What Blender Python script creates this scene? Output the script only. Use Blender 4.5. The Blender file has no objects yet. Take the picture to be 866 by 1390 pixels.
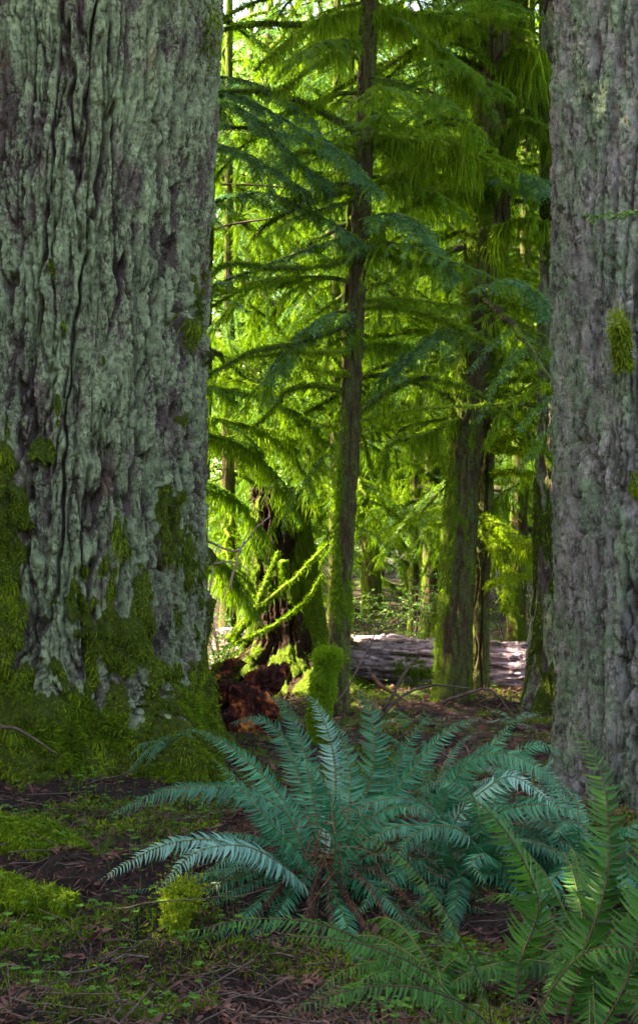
import bpy, math, random
import numpy as np
from mathutils import Vector
PI = math.pi
F = 1678.0; CX = 433.0; CY = 695.0; CAMZ = 1.5
rng = np.random.default_rng(7); random.seed(7)
scene = bpy.context.scene
COL = scene.collection

def at(px, py, D):
    return np.array([(px-CX)/F*D, D, CAMZ+(CY-py)/F*D])

# ---------------------------------------------------------------- noise
def _h(ix, iy, iz, s):
    with np.errstate(over='ignore'):
        h = (ix.astype(np.uint32)*np.uint32(374761393)) ^ (iy.astype(np.uint32)*np.uint32(668265263)) ^ (iz.astype(np.uint32)*np.uint32(2147483647)) ^ np.uint32((s*974634777) & 0xffffffff)
        h = (h ^ (h >> np.uint32(13)))*np.uint32(1274126177)
        h = (h ^ (h >> np.uint32(15)))*np.uint32(2246822519)
        h = h ^ (h >> np.uint32(16))
    return h
GR = np.array([[1,1,0],[-1,1,0],[1,-1,0],[-1,-1,0],[1,0,1],[-1,0,1],[1,0,-1],[-1,0,-1],[0,1,1],[0,-1,1],[0,1,-1],[0,-1,-1],[1,1,0],[-1,1,0],[0,-1,1],[0,-1,-1]], float)
def noise(x, y, z, s=0):
    x, y, z = np.broadcast_arrays(np.asarray(x, float), np.asarray(y, float), np.asarray(z, float))
    fx, fy, fz = np.floor(x), np.floor(y), np.floor(z)
    ix, iy, iz = fx.astype(np.int64), fy.astype(np.int64), fz.astype(np.int64)
    x, y, z = x-fx, y-fy, z-fz
    u, v, w = [t*t*t*(t*(t*6-15)+10) for t in (x, y, z)]
    r = 0
    for dx in (0, 1):
        for dy in (0, 1):
            for dz in (0, 1):
                g = GR[_h(ix+dx, iy+dy, iz+dz, s) & np.uint32(15)]
                d = g[..., 0]*(x-dx)+g[..., 1]*(y-dy)+g[..., 2]*(z-dz)
                r = r + d*(u if dx else 1-u)*(v if dy else 1-v)*(w if dz else 1-w)
    return r
def fbm(x, y, z, o=4, s=0):
    r = 0; a = 1.0
    for i in range(o):
        r = r + a*noise(x, y, z, s+i); x, y, z = x*2.03, y*2.03, z*2.03; a *= .5
    return r
def sstep(a, b, x):
    t = np.clip((x-a)/(b-a), 0, 1); return t*t*(3-2*t)

# ---------------------------------------------------------------- meshes
def mesh_np(name, V, polys, mats, attrs=None, smooth=True, midx=None):
    """V (n,3); polys: list of int arrays (m,k)"""
    me = bpy.data.meshes.new(name)
    V = np.asarray(V, np.float32)
    me.vertices.add(len(V)); me.vertices.foreach_set('co', V.ravel())
    polys = [np.asarray(p) for p in polys if len(p)]
    li = np.concatenate([p.ravel() for p in polys]).astype(np.int32)
    starts = []; o = 0
    for p in polys:
        starts.append(o+np.arange(len(p))*p.shape[1]); o += p.size
    starts = np.concatenate(starts).astype(np.int32)
    me.loops.add(len(li)); me.loops.foreach_set('vertex_index', li)
    me.polygons.add(len(starts)); me.polygons.foreach_set('loop_start', starts)
    if smooth: me.polygons.foreach_set('use_smooth', np.ones(len(starts), bool))
    if not isinstance(mats, (list, tuple)): mats = [mats]
    for m in mats: me.materials.append(m)
    if midx is not None: me.polygons.foreach_set('material_index', np.asarray(midx, np.int32))
    me.update(calc_edges=True)
    if attrs:
        for k, a in attrs.items():
            at_ = me.attributes.new(k, 'FLOAT', 'POINT'); at_.data.foreach_set('value', np.asarray(a, np.float32).ravel())
    return me

def link(name, me, parent=None):
    o = bpy.data.objects.new(name, me); COL.objects.link(o)
    if parent is not None: o.parent = parent
    return o
def thing(name, label, cat, loc=(0, 0, 0), group=None):
    o = bpy.data.objects.new(name, None); COL.objects.link(o)
    o.location = loc; o.empty_display_size = .1
    o['label'] = label; o['category'] = cat
    if group: o['group'] = group
    return o
def tag(o, label, cat, group=None, kind=None):
    o['label'] = label; o['category'] = cat
    if group: o['group'] = group
    if kind: o['kind'] = kind
    return o

class Geo:
    """collects geometry"""
    def __init__(s): s.V = []; s.P = {3: [], 4: []}; s.n = 0
    def add(s, V, *polys):
        V = np.asarray(V, float).reshape(-1, 3); s.V.append(V)
        for p in polys:
            p = np.asarray(p); s.P[p.shape[1]].append(p+s.n)
        s.n += len(V)
    def mesh(s, name, mat, smooth=True, off=None):
        V = np.concatenate(s.V) if s.V else np.zeros((3, 3))
        if off is not None: V = V-np.asarray(off)
        polys = [np.concatenate(s.P[k]) for k in (3, 4) if s.P[k]]
        if not polys: polys = [np.array([[0, 1, 2]])]
        return mesh_np(name, V, polys, mat, smooth=smooth)
    def build(s, name, mat, parent=None, smooth=True, off=None):
        return link(name, s.mesh(name, mat, smooth, off), parent)

def frames(P):
    P = np.asarray(P, float)
    T = np.gradient(P, axis=0); T /= np.linalg.norm(T, axis=1, keepdims=True)+1e-9
    ref = np.array([0, 0, 1.]) if abs(T[:, 2]).mean() < .8 else np.array([0, 1., 0])
    A = np.cross(T, ref); A /= np.linalg.norm(A, axis=1, keepdims=True)+1e-9
    B = np.cross(A, T)
    return T, A, B
def tube(g, P, R, k=6, lump=0, cap=True, seed=0):
    P = np.asarray(P, float); n = len(P); R = np.broadcast_to(np.asarray(R, float), (n,))
    T, A, B = frames(P)
    th = np.arange(k)*2*PI/k
    RR = R[:, None]*np.ones(k)
    if lump: RR = RR*(1+lump*rng.standard_normal((n, k)))
    V = P[:, None]+RR[..., None]*(np.cos(th)[None, :, None]*A[:, None]+np.sin(th)[None, :, None]*B[:, None])
    i = np.arange(n-1)[:, None]*k; j = np.arange(k)[None]; j2 = (j+1) % k
    q = np.stack([i+j, i+j2, i+k+j2, i+k+j], -1).reshape(-1, 4)
    Vf = V.reshape(-1, 3)
    if cap:
        Vf = np.concatenate([Vf, P[:1], P[-1:]])
        a = n*k; jj = np.arange(k)
        t1 = np.stack([np.full(k, a), (jj+1) % k, jj], -1)
        t2 = np.stack([np.full(k, a+1), (n-1)*k+jj, (n-1)*k+(jj+1) % k], -1)
        g.add(Vf, q, np.concatenate([t1, t2]))
    else: g.add(Vf, q)
def spline(C, n):
    """catmull-rom through control points"""
    C = np.asarray(C, float)
    E = np.vstack([2*C[0]-C[1], C, 2*C[-1]-C[-2]])
    m = len(C)-1
    t = np.linspace(0, m-1e-6, n); i = t.astype(int); f = (t-i)[:, None]
    a, b, c, d = E[i], E[i+1], E[i+2], E[i+3]
    return .5*((2*b)+(c-a)*f+(2*a-5*b+4*c-d)*f**2+(3*b-a-3*c+d)*f**3)
def unit(v): return v/(np.linalg.norm(v, axis=-1, keepdims=True)+1e-9)
def blades(g, P, D, W, bend=None, kite=False):
    """P base (n,3), D vector to tip (n,3), W half width vector (n,3)"""
    n = len(P)
    if n == 0: return
    if kite:
        V = np.stack([P, P+.45*D+W, P+D, P+.45*D-W], 1).reshape(-1, 3)
        i = np.arange(n)*4
        g.add(V, np.stack([i, i+1, i+2, i+3], -1)); return
    if bend is None: bend = 0*D
    V = np.stack([P-W, P+W, P+.55*D+bend+.75*W, P+.55*D+bend-.75*W, P+D], 1).reshape(-1, 3)
    i = np.arange(n)*5
    g.add(V, np.stack([i, i+1, i+2, i+3], -1), np.stack([i+3, i+2, i+4], -1))

# ---------------------------------------------------------------- materials
class NT:
    def __init__(s, name):
        s.m = bpy.data.materials.new(name); s.m.use_nodes = True
        s.t = s.m.node_tree; s.t.nodes.clear()
        s.out = s.t.nodes.new('ShaderNodeOutputMaterial')
    def n(s, typ, **kw):
        x = s.t.nodes.new(typ)
        for k, v in kw.items(): setattr(x, k, v)
        return x
    def l(s, a, b): s.t.links.new(a, b)
    def tex(s, scale, sc=(1, 1, 1), detail=4, rough=.6, dist=0, w=0):
        tc = s.n('ShaderNodeTexCoord'); mp = s.n('ShaderNodeMapping'); mp.inputs['Scale'].default_value = sc
        mp.inputs['Location'].default_value = (w*3.1, w*1.7, w*2.3)
        s.l(tc.outputs['Object'], mp.inputs['Vector'])
        t = s.n('ShaderNodeTexNoise'); t.inputs['Scale'].default_value = scale; t.inputs['Detail'].default_value = detail
        t.inputs['Roughness'].default_value = rough; t.inputs['Distortion'].default_value = dist
        s.l(mp.outputs[0], t.inputs['Vector']); return t.outputs['Fac']
    def ramp(s, fac, stops):
        r = s.n('ShaderNodeValToRGB'); e = r.color_ramp.elements
        while len(e) < len(stops): e.new(.5)
        for el, (p, c) in zip(e, stops):
            el.position = p; el.color = (*c, 1) if len(c) == 3 else c
        s.l(fac, r.inputs[0]); return r.outputs[0]
    def rr(s, fac, a, b):
        r = s.n('ShaderNodeMapRange'); r.inputs['From Min'].default_value = a; r.inputs['From Max'].default_value = b
        s.l(fac, r.inputs['Value']); return r.outputs[0]
    def math(s, op, a, b):
        r = s.n('ShaderNodeMath', operation=op)
        for i, v in enumerate((a, b)):
            if isinstance(v, (int, float)): r.inputs[i].default_value = v
            else: s.l(v, r.inputs[i])
        r.use_clamp = False
        return r.outputs[0]
    def mix(s, fac, a, b):
        r = s.n('ShaderNodeMix', data_type='RGBA')
        for i, v in ((0, fac), (6, a), (7, b)):
            if isinstance(v, (int, float)): r.inputs[i].default_value = v
            elif isinstance(v, tuple): r.inputs[i].default_value = (*v, 1)
            else: s.l(v, r.inputs[i])
        return r.outputs[2]
    def attr(s, name):
        a = s.n('ShaderNodeAttribute', attribute_name=name); return a.outputs['Fac']
    def bump(s, h, dist, strength=1.0):
        b = s.n('ShaderNodeBump'); b.inputs['Distance'].default_value = dist; b.inputs['Strength'].default_value = strength
        s.l(h, b.inputs['Height']); return b.outputs[0]
    def bsdf(s, col, rough=.8, normal=None, spec=.3):
        p = s.n('ShaderNodeBsdfPrincipled'); p.inputs['Roughness'].default_value = rough
        p.inputs['Specular IOR Level'].default_value = spec
        if isinstance(col, tuple): p.inputs['Base Color'].default_value = (*col, 1)
        else: s.l(col, p.inputs['Base Color'])
        if normal is not None: s.l(normal, p.inputs['Normal'])
        s.l(p.outputs[0], s.out.inputs[0]); return p

def leaf_mat(name, stops, trans=.5, tcol=None, rough=.5, spec=.3, nscale=1.3):
    """thin leaf / moss: reflects and lets light through; colour varies per leaf and in big patches"""
    s = NT(name)
    geo = s.n('ShaderNodeNewGeometry'); oi = s.n('ShaderNodeObjectInfo')
    tc = s.n('ShaderNodeTexNoise'); tc.inputs['Scale'].default_value = nscale; s.l(geo.outputs['Position'], tc.inputs['Vector'])
    f = s.math('ADD', s.math('MULTIPLY', geo.outputs['Random Per Island'], .45), s.math('MULTIPLY', s.rr(tc.outputs['Fac'], .3, .7), .4))
    f = s.math('ADD', f, s.math('MULTIPLY', oi.outputs['Random'], .15))
    col = s.ramp(f, stops)
    p = s.bsdf(col, rough, spec=spec)
    tr = s.n('ShaderNodeBsdfTranslucent')
    if tcol: s.l(s.mix(.5, col, tcol), tr.inputs[0])
    else: s.l(col, tr.inputs[0])
    mx = s.n('ShaderNodeMixShader'); mx.inputs[0].default_value = trans
    s.l(p.outputs[0], mx.inputs[1]); s.l(tr.outputs[0], mx.inputs[2]); s.l(mx.outputs[0], s.out.inputs[0])
    return s.m

M = {}
M['hang_moss'] = leaf_mat('hanging moss', [(0, (.030, .045, .006)), (.4, (.060, .125, .008)), (.75, (.14, .24, .012)), (1, (.34, .42, .04))], .5, (.15, .36, .01), .7, .1)
M['bark_moss'] = leaf_mat('bark moss', [(0, (.045, .026, .010)), (.22, (.030, .040, .005)), (.5, (.090, .140, .010)), (1, (.24, .33, .02))], .35, None, .8, .1, 3)  # brown to olive moss tones
M['bright_moss'] = leaf_mat('cushion moss', [(0, (.014, .026, .003)), (.5, (.075, .14, .008)), (1, (.26, .36, .02))], .4, None, .8, .1, 4)
M['bright_limb_moss'] = leaf_mat('brightened limb moss', [(0, (.08, .15, .008)), (.5, (.20, .32, .014)), (1, (.42, .52, .04))], .4, (.2, .4, .01), .8, .1)  # moss colour brightened so limbs in the shade show up
M['bright_backdrop'] = leaf_mat('brightened broad leaves', [(0, (.05, .14, .03)), (.5, (.13, .28, .07)), (1, (.38, .50, .20))], .5, (.2, .5, .08), .5, .3)  # sunlit brightness of the backdrop put into the pale leaf colour
M['needles'] = leaf_mat('hemlock needles', [(0, (.03, .10, .055)), (.5, (.06, .19, .10)), (1, (.13, .30, .16))], .4, (.10, .28, .06), .4, .5)
M['yew'] = leaf_mat('yellow-green needles', [(0, (.015, .065, .015)), (.5, (.05, .16, .03)), (1, (.15, .30, .05))], .45, (.10, .32, .03), .45, .4)  # yellower green needle tones
M['fern'] = leaf_mat('fern blade', [(0, (.05, .035, .012)), (.07, (.004, .045, .024)), (.5, (.008, .110, .058)), (1, (.03, .21, .105))], .35, (.01, .17, .04), .42, .38, 2)
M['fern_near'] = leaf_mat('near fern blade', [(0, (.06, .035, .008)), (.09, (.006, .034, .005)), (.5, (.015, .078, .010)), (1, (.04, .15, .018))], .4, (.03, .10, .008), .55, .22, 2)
M['fern_pale'] = leaf_mat('pale fern blade', [(0, (.03, .12, .09)), (.5, (.07, .20, .16)), (1, (.14, .29, .24))], .25, None, .45, .5, 2)
M['fern_dead'] = leaf_mat('dead fern', [(0, (.03, .012, .010)), (.5, (.07, .03, .022)), (1, (.15, .08, .06))], .2, None, .8, .1, 3)
M['leaf'] = leaf_mat('small herb leaf', [(0, (.012, .05, .010)), (.5, (.05, .15, .02)), (1, (.12, .24, .03))], .4, None, .5, .3, 3)
M['litter'] = leaf_mat('leaf litter', [(0, (.016, .006, .006)), (.5, (.075, .028, .022)), (.85, (.16, .068, .052)), (1, (.28, .15, .12))], .1, None, .75, .25, 5)

def simple(name, a, b, sc, rough=.85, bumpd=.004, aniso=(1, 1, 1), mossc=None, mossamt=(.5, .6), spec=.2):
    s = NT(name)
    n1 = s.tex(sc, aniso, 5); col = s.mix(s.rr(n1, .35, .65), a, b)
    if mossc:
        n2 = s.tex(sc*.25, (1, 1, .5), 4, w=3); col = s.mix(s.rr(n2, *mossamt), col, mossc)
    n3 = s.tex(sc*2.2, aniso, 5, .7, w=2)
    s.bsdf(col, rough, s.bump(n3, bumpd), spec)
    return s.m
M['stalk'] = simple('fern stalk', (.10, .085, .03), (.06, .07, .02), 40)
M['stalk_dark'] = simple('dark fern stalk', (.025, .018, .012), (.05, .03, .02), 40)
M['twig'] = simple('twig bark', (.035, .022, .02), (.09, .065, .055), 30)
M['deadstalk'] = simple('dead red stalk', (.07, .028, .018), (.15, .065, .04), 30)
M['palewood'] = simple('pale dead wood', (.20, .13, .11), (.34, .26, .24), 30, aniso=(1, 1, .2))
M['mosslimb'] = simple('mossy limb', (.05, .085, .01), (.16, .24, .02), 25, .95, .02)
M['darklimb'] = simple('dark limb', (.02, .016, .012), (.05, .042, .03), 25, .9, .008, mossc=(.07, .12, .01), mossamt=(.45, .6))

def bark_mat(name, base, dark, lichen, red, moss, lich_amt=(.42, .58), scale=1.0, micro=.006):
    s = NT(name)
    ridge = s.attr('ridge'); ms = s.attr('moss')
    n1 = s.tex(9*scale, (1, 1, .35), 6, .65)
    col = s.mix(s.rr(n1, .3, .7), dark, base)
    nr = s.tex(3.2*scale, (1, 1, .3), 4, .6, w=5)
    col = s.mix(s.rr(nr, .60, .72), col, red)
    # lichen: blotchy crust, likes the raised plates
    nl = s.tex(4.5*scale, (1, 1, .5), 3, .6, w=2); nf = s.tex(45*scale, (1, 1, .8), 4, .75, w=1)
    a = s.math('ADD', s.math('MULTIPLY', nl, .6), s.math('MULTIPLY', nf, .4))
    a = s.math('ADD', a, s.math('MULTIPLY', s.math('SUBTRACT', ridge, .5), .12))
    a = s.math('ADD', a, s.math('MULTIPLY', s.math('SUBTRACT', s.tex(130*scale, (1, 1, .8), 3, .8, w=11), .5), .35))
    lm = s.rr(a, *lich_amt)
    ncol = s.tex(14*scale, (1, 1, 1), 4, .7, w=7)
    lc = s.mix(s.rr(ncol, .3, .7), tuple(c*.5 for c in lichen), tuple(c*1.6 for c in lichen))
    col = s.mix(s.math('MULTIPLY', lm, .85), col, lc)
    nv = s.tex(26*scale, (1, 1, .28), 5, .8, w=13)      # dark veins painted in for the shade of bark cracks
    col = s.mix(s.math('MULTIPLY', s.rr(nv, .53, .60), .8), col, tuple(c*.55 for c in dark))
    nsp = s.tex(90*scale, (1, 1, .6), 3, .8, w=9)
    col = s.mix(s.math('MULTIPLY', s.rr(nsp, .55, .75), .35), col, tuple(min(1, c*2.2) for c in base))
    nm = s.tex(30, (1, 1, .4), 4, .7, w=4)
    mm = s.rr(s.math('ADD', ms, s.math('MULTIPLY', s.math('SUBTRACT', nm, .5), .5)), .42, .55)
    col = s.mix(mm, col, s.mix(s.rr(nm, .35, .65), tuple(c*.5 for c in moss), moss))
    nb = s.tex(55*scale, (1, 1, .45), 6, .75, w=6); nb2 = s.tex(160*scale, (1, 1, .7), 3, .7, w=8)
    h = s.math('ADD', nb, s.math('MULTIPLY', nb2, .8))
    s.bsdf(col, .9, s.bump(h, micro*5, 1), .15)
    return s.m
M['fir_bark'] = bark_mat('douglas bark', (.185, .138, .130), (.050, .034, .032), (.235, .30, .175), (.20, .085, .06), (.055, .080, .008), (.49, .545))
M['fir_bark2'] = bark_mat('grey bark', (.36, .34, .335), (.042, .035, .034), (.12, .19, .11), (.14, .08, .08), (.05, .075, .01), (.51, .60), 1.2)
M['hem_bark'] = bark_mat('hemlock bark', (.095, .060, .034), (.030, .018, .010), (.075, .105, .025), (.07, .035, .02), (.09, .15, .008), (.45, .6), 2.5, .004)
M['cedar_bark'] = bark_mat('cedar bark', (.055, .028, .020), (.022, .012, .010), (.045, .06, .025), (.09, .03, .018), (.10, .17, .01), (.6, .7), 1.5, .005)

# log bark: long shredded lavender-grey strips, axis along local x
def log_mat():
    s = NT('log bark')
    n1 = s.tex(12, (.12, 1, 1), 6, .65); col = s.mix(s.rr(n1, .38, .58), (.05, .028, .036), (.42, .32, .42))
    n2 = s.tex(3, (.4, 1, 1), 4, w=2); col = s.mix(s.rr(n2, .56, .66), col, (.16, .10, .09))
    n3 = s.tex(20, (.1, 1, 1), 6, .7, w=4)
    s.bsdf(col, .85, s.bump(n3, .03, 1), .3); return s.m
M['log_bark'] = log_mat()
def rot_mat():
    s = NT('rotten wood')
    n1 = s.tex(7, (1, 1, 1), 6, .7); col = s.ramp(n1, [(.3, (.012, .005, .005)), (.5, (.045, .012, .010)), (.58, (.20, .045, .02)), (.66, (.65, .20, .05))])  # red-brown rotten wood; the orange stop paints sunlit patches in
    n3 = s.tex(35, (1, 1, 1), 5, .8, w=4)
    s.bsdf(col, .9, s.bump(n3, .03, 1), .1); return s.m
M['rot'] = rot_mat()
def ground_mat():
    s = NT('forest floor')
    n1 = s.tex(22, (1, 1, 1), 7, .75); col = s.ramp(n1, [(.3, (.006, .0035, .004)), (.5, (.020, .011, .010)), (.7, (.055, .032, .030))])
    n2 = s.tex(1.6, (1, 1, 1), 6, .65, w=2)
    mc = s.mix(s.rr(s.tex(30, (1, 1, 1), 4, .7, w=5), .35, .65), (.015, .03, .004), (.06, .11, .01))
    col = s.mix(s.rr(n2, .52, .60), col, mc)
    n3 = s.tex(60, (1, 1, 1), 6, .8, w=4)
    s.bsdf(col, .9, s.bump(n3, .03, 1), .2); return s.m
M['ground'] = ground_mat()

# ---------------------------------------------------------------- camera, light
cam = bpy.data.cameras.new('camera'); co = bpy.data.objects.new('camera', cam); COL.objects.link(co)
cam.sensor_fit = 'VERTICAL'; cam.sensor_height = 24; cam.lens = 24*F/1390
co.location = (0, 0, CAMZ); co.rotation_euler = (PI/2, 0, 0); cam.clip_end = 2000; cam.clip_start = .05
scene.camera = co
SUN_EL = math.radians(38); sx, sy = -.97, .16
sl = math.hypot(sx, sy); sv = Vector((sx/sl*math.cos(SUN_EL), sy/sl*math.cos(SUN_EL), math.sin(SUN_EL)))
ld = bpy.data.lights.new('sun', 'SUN'); ld.energy = 4.7; ld.angle = math.radians(.5); ld.color = (1, .95, .82)
lo = bpy.data.objects.new('sun', ld); COL.objects.link(lo); lo.rotation_euler = sv.to_track_quat('Z', 'Y').to_euler()
lo.location = (0, 0, 30)
w = bpy.data.worlds.new('World'); scene.world = w; w.use_nodes = True
nt = w.node_tree; bg = nt.nodes['Background']
sky = nt.nodes.new('ShaderNodeTexSky'); sky.sky_type = 'NISHITA'; sky.sun_disc = False
sky.sun_elevation = SUN_EL; sky.sun_rotation = math.atan2(sx, sy)
sky.air_density = 1.0; sky.dust_density = 2.5
nt.links.new(sky.outputs[0], bg.inputs[0]); bg.inputs[1].default_value = .15
scene.view_settings.view_transform = 'Standard'; scene.view_settings.look = 'None'
scene.view_settings.exposure = 3.6; scene.view_settings.gamma = 1
scene.view_settings.use_white_balance = True
scene.view_settings.white_balance_temperature = 9000; scene.view_settings.white_balance_tint = 12
scene.render.engine = 'CYCLES'
scene.cycles.max_bounces = 6; scene.cycles.diffuse_bounces = 4; scene.cycles.transmission_bounces = 4

# ---------------------------------------------------------------- ground
def gz(x, y):
    x = np.asarray(x, float); y = np.asarray(y, float); lf = sstep(.1, -.6, x)*sstep(7, 5, y)
    z = .10*fbm(x*.6, y*.6, 0*x, 3, 11)+.045*fbm(x*2.6, y*2.6, 0*x, 3, 15)
    z = z+.07*lf*fbm(x*4.5, y*4.5, 0*x, 3, 19)
    z = z+.16*np.exp(-((x+1.7)**2+(y-7.2)**2)/1.3)           # mound at the big trunk
    z = z+.12*np.exp(-((x-.2)**2+(y-5.3)**2)/.35)             # fern hummock
    z = z-.10*np.exp(-((x+.3)**2+(y-4.2)**2)/.3)
    z = z-.34*sstep(9.9, 12.0, y)+.55*sstep(14.5, 22, y)
    far = sstep(30, 120, np.hypot(x, y))
    return z*(1-far)+far*.1
def build_ground():
    def ax(lo, hi, st, outer):
        a = np.arange(lo, hi+1e-6, st)
        o = hi+np.cumsum(st*1.13**np.arange(1, outer)); o2 = lo-np.cumsum(st*1.13**np.arange(1, outer))
        return np.concatenate([o2[::-1], a, o])
    X = ax(-2.6, 3.2, .022, 72); Y = ax(3.2, 10, .03, 70)
    gx, gy = np.meshgrid(X, Y); z = gz(gx, gy)
    near = 1-sstep(9, 14, gy)
    z = z+.02*fbm(gx*11, gy*11, 0*gx, 4, 33)*near
    V = np.stack([gx, gy, z], -1).reshape(-1, 3); nx = len(X); ny = len(Y)
    i = (np.arange(ny-1)[:, None]*nx+np.arange(nx-1)[None]).ravel()
    q = np.stack([i, i+1, i+nx+1, i+nx], -1)
    o = link('ground', mesh_np('ground', V, [q], M['ground'])); o['kind'] = 'structure'
build_ground()

# ---------------------------------------------------------------- trunks
def trunk_grid(center, zs, radius, relief, nf=200, nb=30, span=215, mossf=None):
    """center(z)->x,y ; radius(th,z) ; relief(x,y,z,th)->(disp, ridge)."""
    a0 = math.radians(-90-span/2); a1 = math.radians(-90+span/2)
    th = np.concatenate([np.linspace(a0, a1, nf), np.linspace(a1, a0+2*PI, nb+2)[1:-1]])
    T, Z = np.meshgrid(th, zs); cx, cy = center(Z)
    R = radius(T, Z)
    X0 = R*np.cos(T); Y0 = R*np.sin(T)
    d, ridge = relief(X0, Y0, Z, T)
    mo = mossf(X0+cx, Y0+cy, Z, T) if mossf else np.zeros_like(Z)
    if isinstance(mo, tuple): mo, md = mo
    else: md = mo*0
    Rd = R+d*(1-.6*np.clip(md/.03, 0, 1))+md
    V = np.stack([cx+Rd*np.cos(T), cy+Rd*np.sin(T), Z], -1)
    nz, k = Z.shape
    i = np.arange(nz-1)[:, None]*k; j = np.arange(k)[None]; j2 = (j+1) % k
    q = np.stack([i+j, i+j2, i+k+j2, i+k+j], -1).reshape(-1, 4)
    return V, q, ridge, mo, T
def zaxis(z0, z1, st, ztop, coarse=.25):
    return np.concatenate([np.arange(z0, z1, st), np.arange(z1, ztop+coarse, coarse)])

def fir_relief(sc, depth, stretch=.13, seed=0, fine=1.0):
    def f(x, y, z, T):
        wx = .06*fbm(x*1.5, y*1.5, z*.6, 3, seed+50); wy = .06*fbm(x*1.5, y*1.5, z*.6, 3, seed+60)
        X = x+wx; Y = y+wy
        n1 = np.abs(noise(X*sc, Y*sc, z*sc*stretch, seed+1)+.25*noise(X*sc*3, Y*sc*3, z*sc*.8, seed+9))
        h1 = sstep(0.0, .11, n1)
        n2 = np.abs(noise(X*sc*2.1, Y*sc*2.1, z*sc*stretch*2.6, seed+2)+.2*noise(X*sc*5, Y*sc*5, z*sc*1.6, seed+8))
        h2 = sstep(0, .16, n2)
        # flaky scales
        x2 = x+.014*noise(x*20, y*20, z*5, seed+77); z2 = z+.02*noise(x*16, y*16, z*6, seed+78)
        b = 0
        for f_, a, st in ((10., 2.2, .20), (21., 1.3, .30), (43., .9, .42)):      # cracks between plates
            b = b-a*(1-sstep(0, .13, np.abs(noise(x2*f_, y*f_, z2*f_*st, seed+3+int(f_)))))
        b = b+.8*fbm(x*60, y*60, z*20, 3, seed+66)
        c = fbm(x*30, y*30, z*5, 4, seed+20)
        pl = noise(x2*13, y*13, z2*3.0, seed+31)
        chip = sstep(.02, .07, pl)+sstep(-.22, -.17, pl)       # loose flaky plates with sharp lips
        ridge = h1*(.55+.45*h2)
        d = depth*(ridge-1)+fine*(.013*c+.013*b+.014*chip*(.3+.7*ridge))
        d = d+depth*.3*fbm(X*2.2, Y*2.2, z*.35, 2, seed+40)
        return d, ridge
    return f

def interp(pts):
    p = np.array(pts, float); return lambda z: (np.interp(z, p[:, 0], p[:, 1]), np.interp(z, p[:, 0], p[:, 2]))

# -- moss blade carpet over a triangulated/quad grid
def carpet(g, V, q, mask, n, ln, wd, droop=.8, out=.5, seedf=None):
    P = V[q]; a = np.cross(P[:, 2]-P[:, 0], P[:, 3]-P[:, 1]); area = np.linalg.norm(a, axis=1)/2
    N = unit(a); m = mask[q].mean(1); w_ = area*m
    if w_.sum() <= 0: return
    idx = rng.choice(len(q), n, p=w_/w_.sum())
    r = rng.random((n, 4)); r /= r.sum(1, keepdims=True)
    B = (P[idx]*r[..., None]).sum(1); Nn = N[idx]
    L = ln*(.4+rng.random(n)*1.1)*(.5+.7*np.clip(m[idx], 0, 1))
    D = Nn*out+np.array([0, 0, -droop])+.35*rng.standard_normal((n, 3))
    D = unit(D)*L[:, None]
    W = unit(np.cross(D, Nn+.6*rng.standard_normal((n, 3))))*wd*(.5+rng.random((n, 1)))
    blades(g, B-Nn*.004, D, W, bend=Nn*(L*.12)[:, None])

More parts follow.
